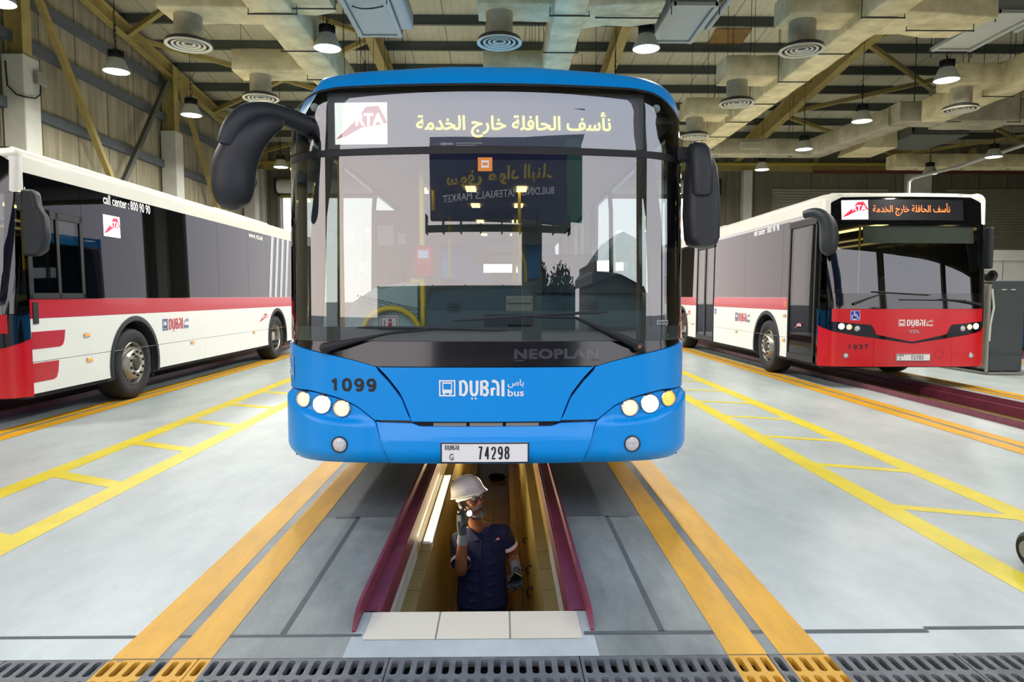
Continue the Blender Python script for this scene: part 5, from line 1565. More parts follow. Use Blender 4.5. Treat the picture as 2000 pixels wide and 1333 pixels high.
def blue_bus():
    D, cx = 4.13, .025
    bus = thing('city_bus', 'big blue bus numbered 1099 facing the camera over the central pit', 'bus', (cx, D, 0))
    L = 11.0
    def prof(z):
        if z < 1.2: return 0
        if z < 2.3: return -.015 * (z - 1.2)
        return -.0165 - .09 * (z - 2.3)
    sh = Shell(1.275, .32, .08, 2.2, L, prof)
    UE = sh.s[-1]
    mirror2 = (-1, 1)
    def two(name, m, u0, u1, lo, hi, o=0., th=.02, du=.03, dz=.05, extra=()):
        for s in mirror2:
            a, b = sorted((s * u0, s * u1))
            q = MB(); sh.panel(q, a, b, lo, hi, o, th, du, dz, extra=[s * e for e in extra]); q.build(name, m, bus)
    # shadowy inner skin, floor pan
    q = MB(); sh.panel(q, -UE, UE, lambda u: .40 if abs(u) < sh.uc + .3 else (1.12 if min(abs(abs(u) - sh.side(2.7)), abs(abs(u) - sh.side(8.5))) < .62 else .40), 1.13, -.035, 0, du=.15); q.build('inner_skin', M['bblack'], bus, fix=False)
    q = MB(); q.bb(-1.22, 1.22, .25, 2.0, .385, .42); q.bb(-.7, .7, 2.0, L - .1, .36, .46); q.bb(-1.2, 1.2, 3.4, 7.8, .36, .42); q.bb(-.5, .5, .5, 2.2, .3, .385); q.tube([(-.25, .6, .34), (-.25, 6, .34)], .05, 8); q.tube([(.3, .6, .36), (.3, 8, .36)], .04, 8); q.build('chassis', M['under'], bus, smooth=False)
    bl = lin((0, .972), (.664, .972), (.72, .988), (.78, 1.004), (.945, 1.04), (1.12, 1.071), (1.275, 1.096), (1.6, 1.115), (9, 1.12))
    sm = lin((0, .637), (.448, .637), (.51, .793), (.588, .894), (.664, .972), (9, .972))
    hl = lin((.0, .643), (.675, .643), (.717, .676), (.78, .726), (.88, .770), (.98, .796), (1.09, .815), (1.32, .815), (9, .815))
    sb = lin((0, .38), (.586, .38), (.63, .507), (.675, .643), (9, .643))
    g = .006
    # bonnet
    q = MB(); sh.panel(q, -.662, .662, lambda u: sm(u) + g * (1 if abs(u) < .45 else 2.2), .970, .010, .03, .02, .06, extra=(-.448, .448)); q.build('bonnet', M['bblue'], bus)
    # panels carrying the fleet number, from the bonnet seam round to the side
    two('front_corner', M['bblue'], .452, 1.62, lambda u: hl(u) + g, lambda u: min(bl(u), sm(u) - g * 2.2 if abs(u) < .664 else 9) , .010, .03, .02, .06, extra=(.664, .675))
    # lamp bezels and bumper ends
    led = lin((0, .648), (.70, .648), (.9, .652), (1.0, .664), (1.15, .712), (1.25, .755), (1.33, .80), (9, .80))
    def oc(u, z):
        d = (led(u) + .006 - z) / .035
        top = .0 + (.034) * min(1, max(0, d))
        if abs(u) < .8: top = max(top * min(1, max(0, (abs(u) - .66) / .14 + .35)), top * .6)
        lowr = -.05 * max(0, (.47 - z) / .09) ** 2
        return top + lowr
    two('bumper', M['bblue'], .590, 1.62, .376, lambda u: min(hl(u) - g, sb(u) - .0 if abs(u) < .675 else 9), oc, .03, .02, .0145, extra=(.63, .675))
    def om(u, z):
        return .034 - .034 * min(1, max(0, (z - .535) / .09)) - .05 * max(0, (.47 - z) / .09) ** 2
    q = MB(); sh.panel(q, -.668, .668, lambda u: max(.380, sb(u) + g * 2.4 if abs(u) > .582 else 0), lin((0, .611), (.40, .611), (.45, .629), (.7, .633)), om, .03, .02, .02, extra=(-.586, .586, -.63, .63)); q.build('bumper', M['bblue'], bus)
    q = MB(); sh.panel(q, -.41, .41, .605, .64, -.03, .01); q.build('radiator_slot', M['under'], bus)
    q = MB()
    for k in range(3): sh.panel(q, -.32 + .22 * k, -.12 + .22 * k, .612, .632, -.012, .01)
    q.build('radiator_fins', M['conduit'], bus)
    # black gloss panel under the windscreen
    q = MB(); sh.panel(q, -1.62, 1.62, lambda u: bl(u) + .004, 1.128, lambda u, z: -.010 + (1.128 - z) * .16, .03, .03, .05); q.build('front_panel', M['bblack2'], bus)
    q = MB(); text_on(q, 'NEOPLAN', lambda u, z: sh.at(u, z, -.0075 + (1.128 - z) * .16), .168, .683, 1.020, 1.082, bold=.05, spacing=1.1); stroke_on(q, [(.17, 1.012), (.685, 1.012)], .006, lambda u, z: sh.at(u, z, -.0075 + (1.128 - z) * .16)); q.build('maker_lettering', M['emboss'], bus, smooth=False, fix=False)
    # lamps
    ob = .004
    for s in mirror2:
        round_lamp(bus, sh, s * 1.150, .760, .046, .008, M['lampon2'] if s < 0 else M['lampamber'], 'indicator_lamp')
        round_lamp(bus, sh, s * 1.010, .737, .053, .006, M['lampon'], 'headlamp')
        round_lamp(bus, sh, s * .882, .716, .049, .006, M['lampon2'], 'headlamp')
        round_lamp(bus, sh, s * .888, .498, .045, .036, M['lampoff'], 'fog_lamp', bezel=M['black'])
    number_plate(bus, None, -.271, .256, .397, .522, 'G', '74298', sh, .022)
    q = MB(); digits_on(q, '1099', sh.fn(.0125), -.953, -.662, .820, .902, .22, .24); q.build('fleet_number', M['tblack'], bus, smooth=False, fix=False)
    dubai_bus_logo(bus, sh.fn(.0125), -.281, .227, .797, .900, M['twhite'], M['twhite'], M['twhite'])
    wheelchair_sign(bus, sh.fn(.0125), sh.fn(.0145), -1.40, -1.252, .878, 1.022)
    # windscreen
    UW = 1.34
    q = MB(); sh.panel(q, -UW, UW, 1.13, lin((0, 2.238), (.95, 2.232), (1.2, 2.225), (1.6, 2.22)), .0, 0, .03, .1); q.build('windscreen', M['screen'], bus, fix=False)
    q = MB(); sh.panel(q, -UW, UW, 1.125, 1.212, -.006, .004, .03); q.build('windscreen_frit', M['frit'], bus)
    q = MB(); sh.panel(q, -UW - .02, UW + .02, lin((0, 2.238), (.95, 2.232), (1.2, 2.222), (1.6, 2.215)), lin((0, 2.284), (.95, 2.278), (1.2, 2.266), (1.6, 2.26)), .003, .012, .03); q.build('windscreen_seal', M['rubberseal'], bus)
    # destination window
    q = MB()
    z1f = lambda u: 2.782 - .05 * min(1.2, abs(sh.plan(u)[0]) / 1.1) ** 2.5
    def crown(u, z, o=0.):
        base = sh.at(u, min(z, 2.50), o)
        if z > 2.50:
            P = sh.plan(u); k = min(1, (z - 2.50) / (z1f(u) - 2.5)); inn = .12 * (1 - sqrt(max(0, 1 - k * k)))
            base = base + Vector((-P[2] * inn, -P[3] * inn, z - 2.50))
        return base
    U = sh.us(-UW, UW, .05); nz = 8; vs = []
    zt = lin((0, 2.652), (.9, 2.648), (1.03, 2.632), (1.12, 2.605), (1.20, 2.565), (1.3, 2.525), (1.6, 2.50))
    for u in U:
        for j in range(nz + 1): vs.append(crown(u, 2.283 - .012 * min(1, abs(u)) + (zt(u) - 2.283 + .012 * min(1, abs(u))) * j / nz, .004))
    q.add(vs, [(i * (nz + 1) + j, (i + 1) * (nz + 1) + j, (i + 1) * (nz + 1) + j + 1, i * (nz + 1) + j + 1) for i in range(len(U) - 1) for j in range(nz)])
    sign = q.build('destination_window', M['screen'], bus, fix=False)
    q = MB(); vs = []
    for u in U:
        for z in (zt(u) - .012, zt(u) + .004): vs.append(crown(u, z, .006))
    q.add(vs, [(2 * i, 2 * i + 2, 2 * i + 3, 2 * i + 1) for i in range(len(U) - 1)]); q.build('sign_seal', M['rubberseal'], sign, fix=False)
    y_ = .155
    pf = lambda o: (lambda u, z: Vector((u * .985, y_ + o - .0 + .03 * (u / 1.0) ** 2, z)))
    q = MB(); n = 24
    vs = [pf(0)(-.98 + 1.96 * i / n, z) for i in range(n + 1) for z in (2.292, 2.632)]
    q.add(vs, [(2 * i, 2 * i + 2, 2 * i + 3, 2 * i + 1) for i in range(n)]); q.build('led_panel', M['ledpanel2'], sign, fix=False)
    q = MB(); vs = [pf(-.004)(-.935 + .325 * i / 6, z) for i in range(7) for z in (2.322, 2.572)]
    q.add(vs, [(2 * i, 2 * i + 2, 2 * i + 3, 2 * i + 1) for i in range(6)], 0)
    rta_logo(q, None, -.935, -.61, 2.322, 2.572, 0, 1, 0, bg=False, dz=(pf(-.007), pf(-.010))); q.build('led_emblem', [M['ledwhite2'], M['ledpink']], sign, smooth=False, fix=False)
    q = MB(); text_on(q, AR_OUT, pf(-.006), -.43, .775, 2.362, 2.518, bold=.012); q.build('led_text', M['ledyellow'], sign, smooth=False, fix=False)
    q = MB(); q.bb(-1.0, 1.0, .30, .32, 2.26, 2.66); q.bb(-.95, .95, .14, .32, 2.262, 2.272); q.bb(-.95, .95, .16, .32, 2.66, 2.67); q.build('sign_box', M['dashd'], sign, smooth=False)
    for s in mirror2:
        p, t, up, nn = frame_at(sh, s * 1.085, 2.545, -.03)
        q = MB(); q.sphere(p, (.026, .014, .026), 16, 10); q.build('marker_lamp', M['paper'], bus)
    # crown and roof
    q = MB(); sh.roof(q, 2.50, z1f, .12, L, zs=lambda u: zt(u) - .004 if abs(u) < UW + .05 else 2.50); q.build('roof', M['bblue'], bus, ang=50)
    # sides
    def cut(base):
        def f(u):
            ff = abs(u) - sh.uc + sh.Fc; z = base
            for fw in (2.7, 8.5):
                d = abs(ff - fw)
                if d < .58: z = max(z, .49 + sqrt(.58 * .58 - d * d))
            return z
        return f
    ext = [sh.side(fw + .58 * cos(pi * k / 22)) for fw in (2.7, 8.5) for k in range(23)]
    two('side_panel', M['bblue'], 1.625, UE - .02, cut(.376), 1.118, .0, .02, .2, .4, extra=ext)
    f0s = [.62, 1.7, 3.2, 4.7, 6.2, 7.7, 9.2, 10.95]
    for a, b in zip(f0s, f0s[1:]):
        two('side_window', M['winglass'], sh.side(a + .04), sh.side(b - .04), 1.13, 2.47, -.002, 0, .6, .6)
    for a in f0s[1:]: two('window_post', M['bblack'], sh.side(a - .045), sh.side(min(a + .045, 10.99)), 1.125, 2.50, .0, .03)
    two('window_post', M['bblack'], UW + .002, sh.side(.66), 1.125, 2.50, .0, .03)
    two('window_rail', M['bblack'], UW, UE - .02, 2.465, 2.502, .0, .03, .5)
    for s in mirror2:
        for fw in (2.7, 8.5): bus_wheel(bus, s * 1.22, fw, s, rear=fw > 5)
    q = MB(); q.bb(-1.25, -.3, L - .05, L, .4, 2.7); q.bb(.45, 1.25, L - .05, L, .4, 2.7); q.bb(-.3, .45, L - .05, L, .4, 1.9); q.bb(-.3, .45, L - .05, L, 2.12, 2.7); q.build('rear_wall', M['bblue'], bus, smooth=False)
    # interior pillars
    for s in mirror2:
        q = MB(); q.loft([[(s * (x + dx), y + dy, z) for dx, dy in ((-.05, -.02), (.05, .04), (.05, .09), (-.05, .04))] for x, y, z in ((1.13, .36, 1.1), (1.10, .34, 1.4), (1.07, .30, 1.9), (1.01, .26, 2.25), (.99, .24, 2.62))])
        q.build('front_pillar', M['dashd'], bus)
    # interior
    q = MB(); q.bb(-1.22, 1.22, .3, L - .1, .42, .46); q.build('saloon_floor', M['bodyin'], bus, smooth=False)
    q = MB(); q.bb(-1.2, 1.2, .36, L - .1, 2.50, 2.54); q.build('saloon_ceiling', M['bodyin'], bus, smooth=False)
    q = MB()
    q.loft([[(x, F, z) for F, z in ((.34, .7), (.40, 1.30), (.52, 1.42 + h), (.80, 1.47 + h), (.86, 1.40 + h), (.86, .7))] for x, h in ((-.40, .0), (-.2, .02), (.3, .03), (.7, .03), (1.0, .0), (1.14, -.05))])
    q.build('dashboard', M['dash'], bus, ang=30)
    da = bus.children[-1]
    q = MB()
    for z in (1.30, 1.32, 1.34, 1.36): q.bb(.62, .73, .398, .41, z, z + .01); q.bb(-.26, -.18, .398, .41, z - .01, z)
    q.bb(-.02, .3, .38, .40, 1.1, 1.28); q.build('air_vents', M['dashd'], da, smooth=False)
    q = MB(); q.loft([[(x, F, z) for F, z in ((.39, 1.0), (.39, zt_), (.44, zt_ + .02), (.5, zt_), (.5, 1.0))] for x, zt_ in ((-.92, 1.20), (-.88, 1.34), (-.74, 1.43), (-.55, 1.47), (-.455, 1.475))])
    q.build('entrance_partition', M['dash2'], bus, ang=30)
    ep = bus.children[-1]
    q = MB(); f = lambda x, z: Vector((x, .387, z))
    for i in range(22):
        for j in range(7):
            x = -.84 + .018 * i + (.009 if j % 2 else 0); z = 1.40 - .017 * j - .004 * i + .03
            poly_on(q, disc2(x, z - .03, .0065 * (1 - j * .1), 6), f)
    q.build('dot_pattern', M['dashd'], ep, smooth=False, fix=False)
    q = MB(); poly_on(q, [(-.70, 1.14), (-.58, 1.14), (-.58, 1.27), (-.70, 1.27)], lambda x, z: Vector((x, .386, z)), 0)
    stroke_on(q, [(-.69, 1.2), (-.69, 1.26), (-.59, 1.26), (-.59, 1.15), (-.69, 1.15), (-.69, 1.2)], .006, lambda x, z: Vector((x, .384, z)), 1)
    stroke_on(q, [(-.67, 1.24), (-.67, 1.17)], .006, lambda x, z: Vector((x, .384, z)), 1); stroke_on(q, [(-.685, 1.185), (-.67, 1.165), (-.655, 1.185)], .006, lambda x, z: Vector((x, .384, z)), 1)
    poly_on(q, [(-.645, 1.18), (-.62, 1.18), (-.62, 1.225), (-.645, 1.225)], lambda x, z: Vector((x, .384, z)), 1); poly_on(q, disc2(-.632, 1.24, .011, 10), lambda x, z: Vector((x, .384, z)), 1)
    q.build('boarding_notice', [M['paper'], M['tred']], ep, smooth=False, fix=False)
    q = MB(); q.tube([(-.62 + .185 * cos(pi * k / 16), .35, 1.15 + .17 * sin(pi * k / 16)) for k in range(17)], .018, 10); q.build('grab_arch', M['ypole'], bus)
    q = MB(); q.tube([(-.425, .43, .46), (-.425, .43, 2.52)], .018, 12); gp = q.build('grab_pole', M['ypole'], bus)
    q = MB(); q.tube([(-.425, .43, 1.495), (-.50, .41, 1.495)], .017, 8); q.build('pole_clamp', M['ypole'], gp)
    for x, y in ((-1.02, .72), (-.62, 3.2), (.28, 3.2), (-.62, 5.4), (.28, 5.4), (.28, 7.2)):
        q = MB(); q.tube([(x, y, .46), (x, y, 2.52)], .018, 10); q.build('grab_pole', M['ypole'], bus)
    for y0 in (3.2, 5.4):
        q = MB(); q.tube([(.28, y0, 1.9), (.34, y0 + .1, 1.75), (.36, y0 + .2, 1.5), (.34, y0 + .3, 1.25)], .016, 8); q.build('grab_rail', M['ypole'], bus)
    q = MB(); q.loft([[(x, y, z) for x, y in ((-.47, .35), (-.345, .34), (-.345, .41), (-.47, .41))] for z in (1.52, 1.54, 1.68, 1.725)]); vd = q.build('ticket_validator', M['validator'], bus, bevel=.02)
    q = MB(); q.bb(-.44, -.375, .332, .34, 1.64, 1.69); q.build('screen', mat('validator_screen', '#7f8da8', .2, emit=(.35, .4, .55, 1), estr=.4), vd, smooth=False)
    q = MB(); q.bb(-1.2, -.52, 2.85, 2.89, .5, 2.25); pt = q.build('saloon_partition', M['bodyin'], bus, smooth=False)
    q = MB(); q.bb(-1.14, -.98, 2.838, 2.848, 1.90, 2.10); q.build('notice', M['paper'], pt, smooth=False)
    q = MB(); q.bb(-.94, -.86, 2.838, 2.848, 1.92, 2.02); q.build('notice', M['paper'], pt, smooth=False)
    q = MB(); q.bb(-.42, .52, 8.0, 8.03, 1.95, 2.30); pn = q.build('rear_bulkhead', M['bodyin'], bus, smooth=False)
    for x0, x1, z0, z1 in ((-.12, .26, 2.16, 2.29), (-.02, .26, 1.98, 2.10)):
        q = MB(); q.bb(x0, x1, 7.985, 7.998, z0, z1); q.build('saloon_notice', M['paper'], pn, smooth=False)
    for y in (1.0, 2.9, 4.2, 6.0, 8.2):
        for x in (-.22, .30):
            if y > 1.2 or x < 0:
                q = MB(); q.bb(x - .05, x + .05, y, y + .28, 2.482, 2.498); q.build('ceiling_lamp', M['inlamp'], bus, smooth=False)
    q = MB(); q.bb(-.74, -.68, 3.0, 3.3, 2.48, 2.498); q.build('ceiling_lamp', M['inlamp'], bus, smooth=False)
    for k in range(5):
        for x in (-.8, .8):
            q = MB(); q.box((x, 3.9 + 1.0 * k, .92), (.78, .44, .1)); q.box((x, 4.13 + 1.0 * k, 1.28), (.78, .08, .66)); q.build('seat', M['seatf'], bus, bevel=.03)
    q = MB(); q.lathe([(.215, .012), (.235, 0), (.215, -.012), (.2, 0), (.215, .012)], (.66, .92, 1.40), 'Z', 32, rot=Matrix.Rotation(radians(-38), 3, 'X')); q.tube([(.66, .92, 1.40), (.66, .75, 1.2)], .03, 8); q.beam((.46, .92, 1.40), (.86, .92, 1.40), .03, .02); q.build('steering_wheel', M['black'], bus)
    q = MB(); q.box((.66, 1.45, 1.05), (.5, .5, .12)); q.box((.66, 1.72, 1.40), (.48, .12, .7), Matrix.Rotation(radians(-8), 3, 'X')); q.build('driver_seat', M['dashd'], bus, bevel=.04)
    q = MB(); q.loft([[(x, F, z) for F, z in ((.44, 1.42), (.5, zt_), (.72, zt_ + .02), (.80, 1.42))] for x, zt_ in ((.30, 1.47), (.45, 1.54), (.66, 1.56), (.9, 1.54), (1.05, 1.46))]); q.build('instrument_binnacle', M['dashd'], bus, ang=40)
    q = MB(); q.bb(-.68, -.56, .60, .70, 1.46, 1.56); q.build('dash_camera', M['dashd'], bus, bevel=.015)
    q = MB(); q.bb(.02, .16, .66, .70, 1.48, 1.56); q.build('dash_monitor', M['black'], bus, bevel=.01)
    q = MB(); q.bb(.12, .30, .40, .46, 1.16, 1.40)
    for z in (1.19, 1.35): q.bb(.13, .29, .38, .41, z, z + .03)
    q.build('radio_bracket', M['conduit'], bus, bevel=.006)
    # stickers on the glass
    q = MB(); fs = sh.fn(.002); poly_on(q, [(-.045, 2.135), (.04, 2.135), (.04, 2.215), (-.045, 2.215)], fs, 0)
    poly_on(q, [(-.025, 2.155), (.02, 2.155), (.02, 2.198), (-.025, 2.198)], sh.fn(.0035), 1); poly_on(q, [(-.018, 2.168), (.013, 2.168), (.013, 2.185), (-.018, 2.185)], sh.fn(.005), 0)
    q.build('orange_sticker', [M['orange'], M['paper']], bus, smooth=False, fix=False)
    q = MB(); poly_on(q, [(1.06, 1.222), (1.155, 1.222), (1.155, 1.25), (1.06, 1.25)], sh.fn(-.003), 0); stroke_on(q, [(1.07, 1.235), (1.145, 1.235)], .007, sh.fn(-.0015), 1); q.build('glass_maker_sticker', [M['paper'], M['tblack']], bus, smooth=False, fix=False)
    # wipers
    for piv, el, b0, b1 in (((-.975, 1.085), (-.66, 1.158), (-.775, 1.209), (.125, 1.195)), ((.93, 1.094), (.54, 1.268), (-.196, 1.25), (.732, 1.301))):
        p = sh.at(piv[0], piv[1], .0)
        q = MB(); q.lathe([(.034, 0), (.034, -.045), (.02, -.055), (.001, -.055)], p, 'Y', 20); w = q.build('wiper', M['black'], bus)
        n = 6
        q = MB(); q.tube([sh.at(piv[0] + (el[0] - piv[0]) * k / n, piv[1] + (el[1] - piv[1]) * k / n, .045 - .006 * abs(k - 2)) for k in range(n + 1)], [.026, .026, .022, .018, .014, .011, .008], 8); q.build('wiper_arm', M['black'], w)
        q = MB(); q.tube([sh.at(b0[0] + (b1[0] - b0[0]) * k / 12, b0[1] + (b1[1] - b0[1]) * k / 12 + .006 * sin(pi * k / 12), .022) for k in range(13)], [.004] + [.010] * 11 + [.005], 6); q.build('wiper_blade', M['plastic'], w)
        q = MB(); mid = ((b0[0] * .5 + b1[0] * .5), (b0[1] + b1[1]) / 2)
        q.tube([sh.at(*el, .035), sh.at(el[0] * .75 + mid[0] * .25, (el[1] * .6 + mid[1] * .4), .035), sh.at(*mid, .03)], .009, 6); q.build('wiper_link', M['black'], w)
        if piv[0] > 0:
            q = MB(); q.lathe([(.014, -.056), (.01, -.062), (.001, -.062)], p, 'Y', 12); q.build('pivot_bolt', mat('rusty_bolt', '#8a5a48', .6), w)
    # mirrors
    q = MB(); q.tube(*smooth_path([(-1.05, .24, 2.415), (-1.12, .12, 2.44), (-1.19, .02, 2.455), (-1.27, -.07, 2.455), (-1.345, -.13, 2.42), (-1.40, -.165, 2.35), (-1.43, -.175, 2.28), (-1.44, -.175, 2.245)], [.06, .06, .056, .056, .060, .060, .056, .054]), 24)
    hm = q.build('hood_mirror', M['plastic'], bus, ang=70)
    q = MB(); q.tube(*smooth_path([(-1.165, -.03, 2.41), (-1.20, -.05, 2.395), (-1.27, -.08, 2.36), (-1.36, -.10, 2.28), (-1.425, -.10, 2.16), (-1.44, -.10, 2.06), (-1.443, -.10, 1.99), (-1.44, -.10, 1.925), (-1.435, -.10, 1.892)], [.015, .045, .075, .105, .120, .120, .112, .082, .02]), 28)
    q.build('mirror_housing', M['plastic'], hm, ang=80)
    for k, x in enumerate((-1.085, -1.13, -1.16)):
        q = MB(); q.lathe([(.055, -.004), (.059, 0), (.055, .004)], (x, .17 - .07 * k, 2.432 + .012 * k), 'X', 20, rot=Matrix.Rotation(radians(-58), 3, 'Z')); q.build('arm_clip', M['rubberseal'], hm)
    q = MB(); q.lathe([(.001, .005), (.085, .0)], (-1.43, .01, 2.07), 'Y', 24); q.build('mirror_face', M['mirrorg'], hm, fix=False)
    q = MB(); q.box((1.245, .25, 2.28), (.12, .09, .09)); br = q.build('side_mirror', M['rubberseal'], bus, bevel=.01)
    q = MB()
    def ring(x0, x1, z, d0=.10, d1=.30):
        r = .045; o = []
        for cx_, cy_, a0 in ((x1 - r, d1 - r, 0), (x0 + r, d1 - r, 90), (x0 + r, d0 + r, 180), (x1 - r, d0 + r, 270)):
            for k in range(5):
                a = radians(a0 + 22.5 * k); o.append((cx_ + r * cos(a), cy_ + r * sin(a), z))
        return o
    q.loft([ring(1.29, 1.39, 1.70, .15, .25), ring(1.262, 1.422, 1.72), ring(1.247, 1.437, 1.76), ring(1.235, 1.437, 1.90), ring(1.238, 1.428, 2.08), ring(1.245, 1.415, 2.18), ring(1.25, 1.39, 2.24)])
    q.build('mirror_housing', M['plastic'], br, ang=60)
    q = MB(); q.loft([ring(1.262, 1.36, 2.01, .07, .24), ring(1.252, 1.378, 2.03, .07, .24), ring(1.245, 1.378, 2.2, .07, .26), ring(1.24, 1.362, 2.29, .08, .28), ring(1.245, 1.34, 2.325, .1, .26), ring(1.26, 1.31, 2.335, .12, .24)])
    q.build('mirror_arm', M['plastic'], br, ang=60)
    return bus
blue_bus()
# ------------------------------------------------------------------ the worker in the pit
M['skin'] = mat('worker_skin', '#8d5a40', .5, var=.12, vscale=60)
M['navy'] = mat('navy_work_shirt', '#121b45', .85, var=.25, vscale=9, bump=.35, bscale=14)
M['navyt'] = mat('navy_trousers', '#0f1838', .85, var=.25, vscale=9, bump=.3, bscale=14)
M['helmet'] = mat('white_helmet', '#e8e6e6', .25, coat=.4)
M['glove'] = mat('grey_knit_glove', '#3d4248', .85, bump=.3, bscale=250)
M['cuffm'] = mat('pale_grey_cuff', '#80858b', .9, bump=.3, bscale=200)
M['gloved'] = mat('dark_glove_coating', '#24282c', .6)
M['beard'] = mat('grey_beard', '#79726b', .9, var=.4, vscale=180)
M['hairdark'] = mat('greying_hair', '#3b3634', .9, var=.4, vscale=160)
M['eyewhite'] = mat('eye_white', '#e9e4dc', .2)
M['torch'] = mat('torch_beam_glow', '#ffffff', .3, emit=(.92, .96, 1, 1), estr=14)

def remeshed(mb, name, m, parent, vox, it=4):
    o = mb.build(name + '_block', m, None, smooth=False)
    r = o.modifiers.new('r', 'REMESH'); r.mode = 'VOXEL'; r.voxel_size = vox
    s = o.modifiers.new('s', 'SMOOTH'); s.iterations = it; s.factor = .5
    dg = bpy.context.evaluated_depsgraph_get()
    me = bpy.data.meshes.new_from_object(o.evaluated_get(dg))
    old = o.data
    bpy.data.objects.remove(o); bpy.data.meshes.remove(old)
    me.name = name
    me.polygons.foreach_set('use_smooth', [True] * len(me.polygons))
    n = bpy.data.objects.new(name, me); COL.objects.link(n)
    if parent is not None: n.parent = parent
    return n

def limb(q, pts, rs, n=14):
    """tapered limb with rounded ends"""
    P = [Vector(p) for p in pts]; out = [P[0]]; R = [rs[0]]
    for a, b, ra, rb in zip(P, P[1:], rs, rs[1:]):
        for k in range(1, 5):
            t = k / 4; out.append(a.lerp(b, t)); R.append(ra + (rb - ra) * t)
    q.tube(out, R, n)
    q.sphere(P[0], rs[0], 12, 8); q.sphere(P[-1], rs[-1], 12, 8)

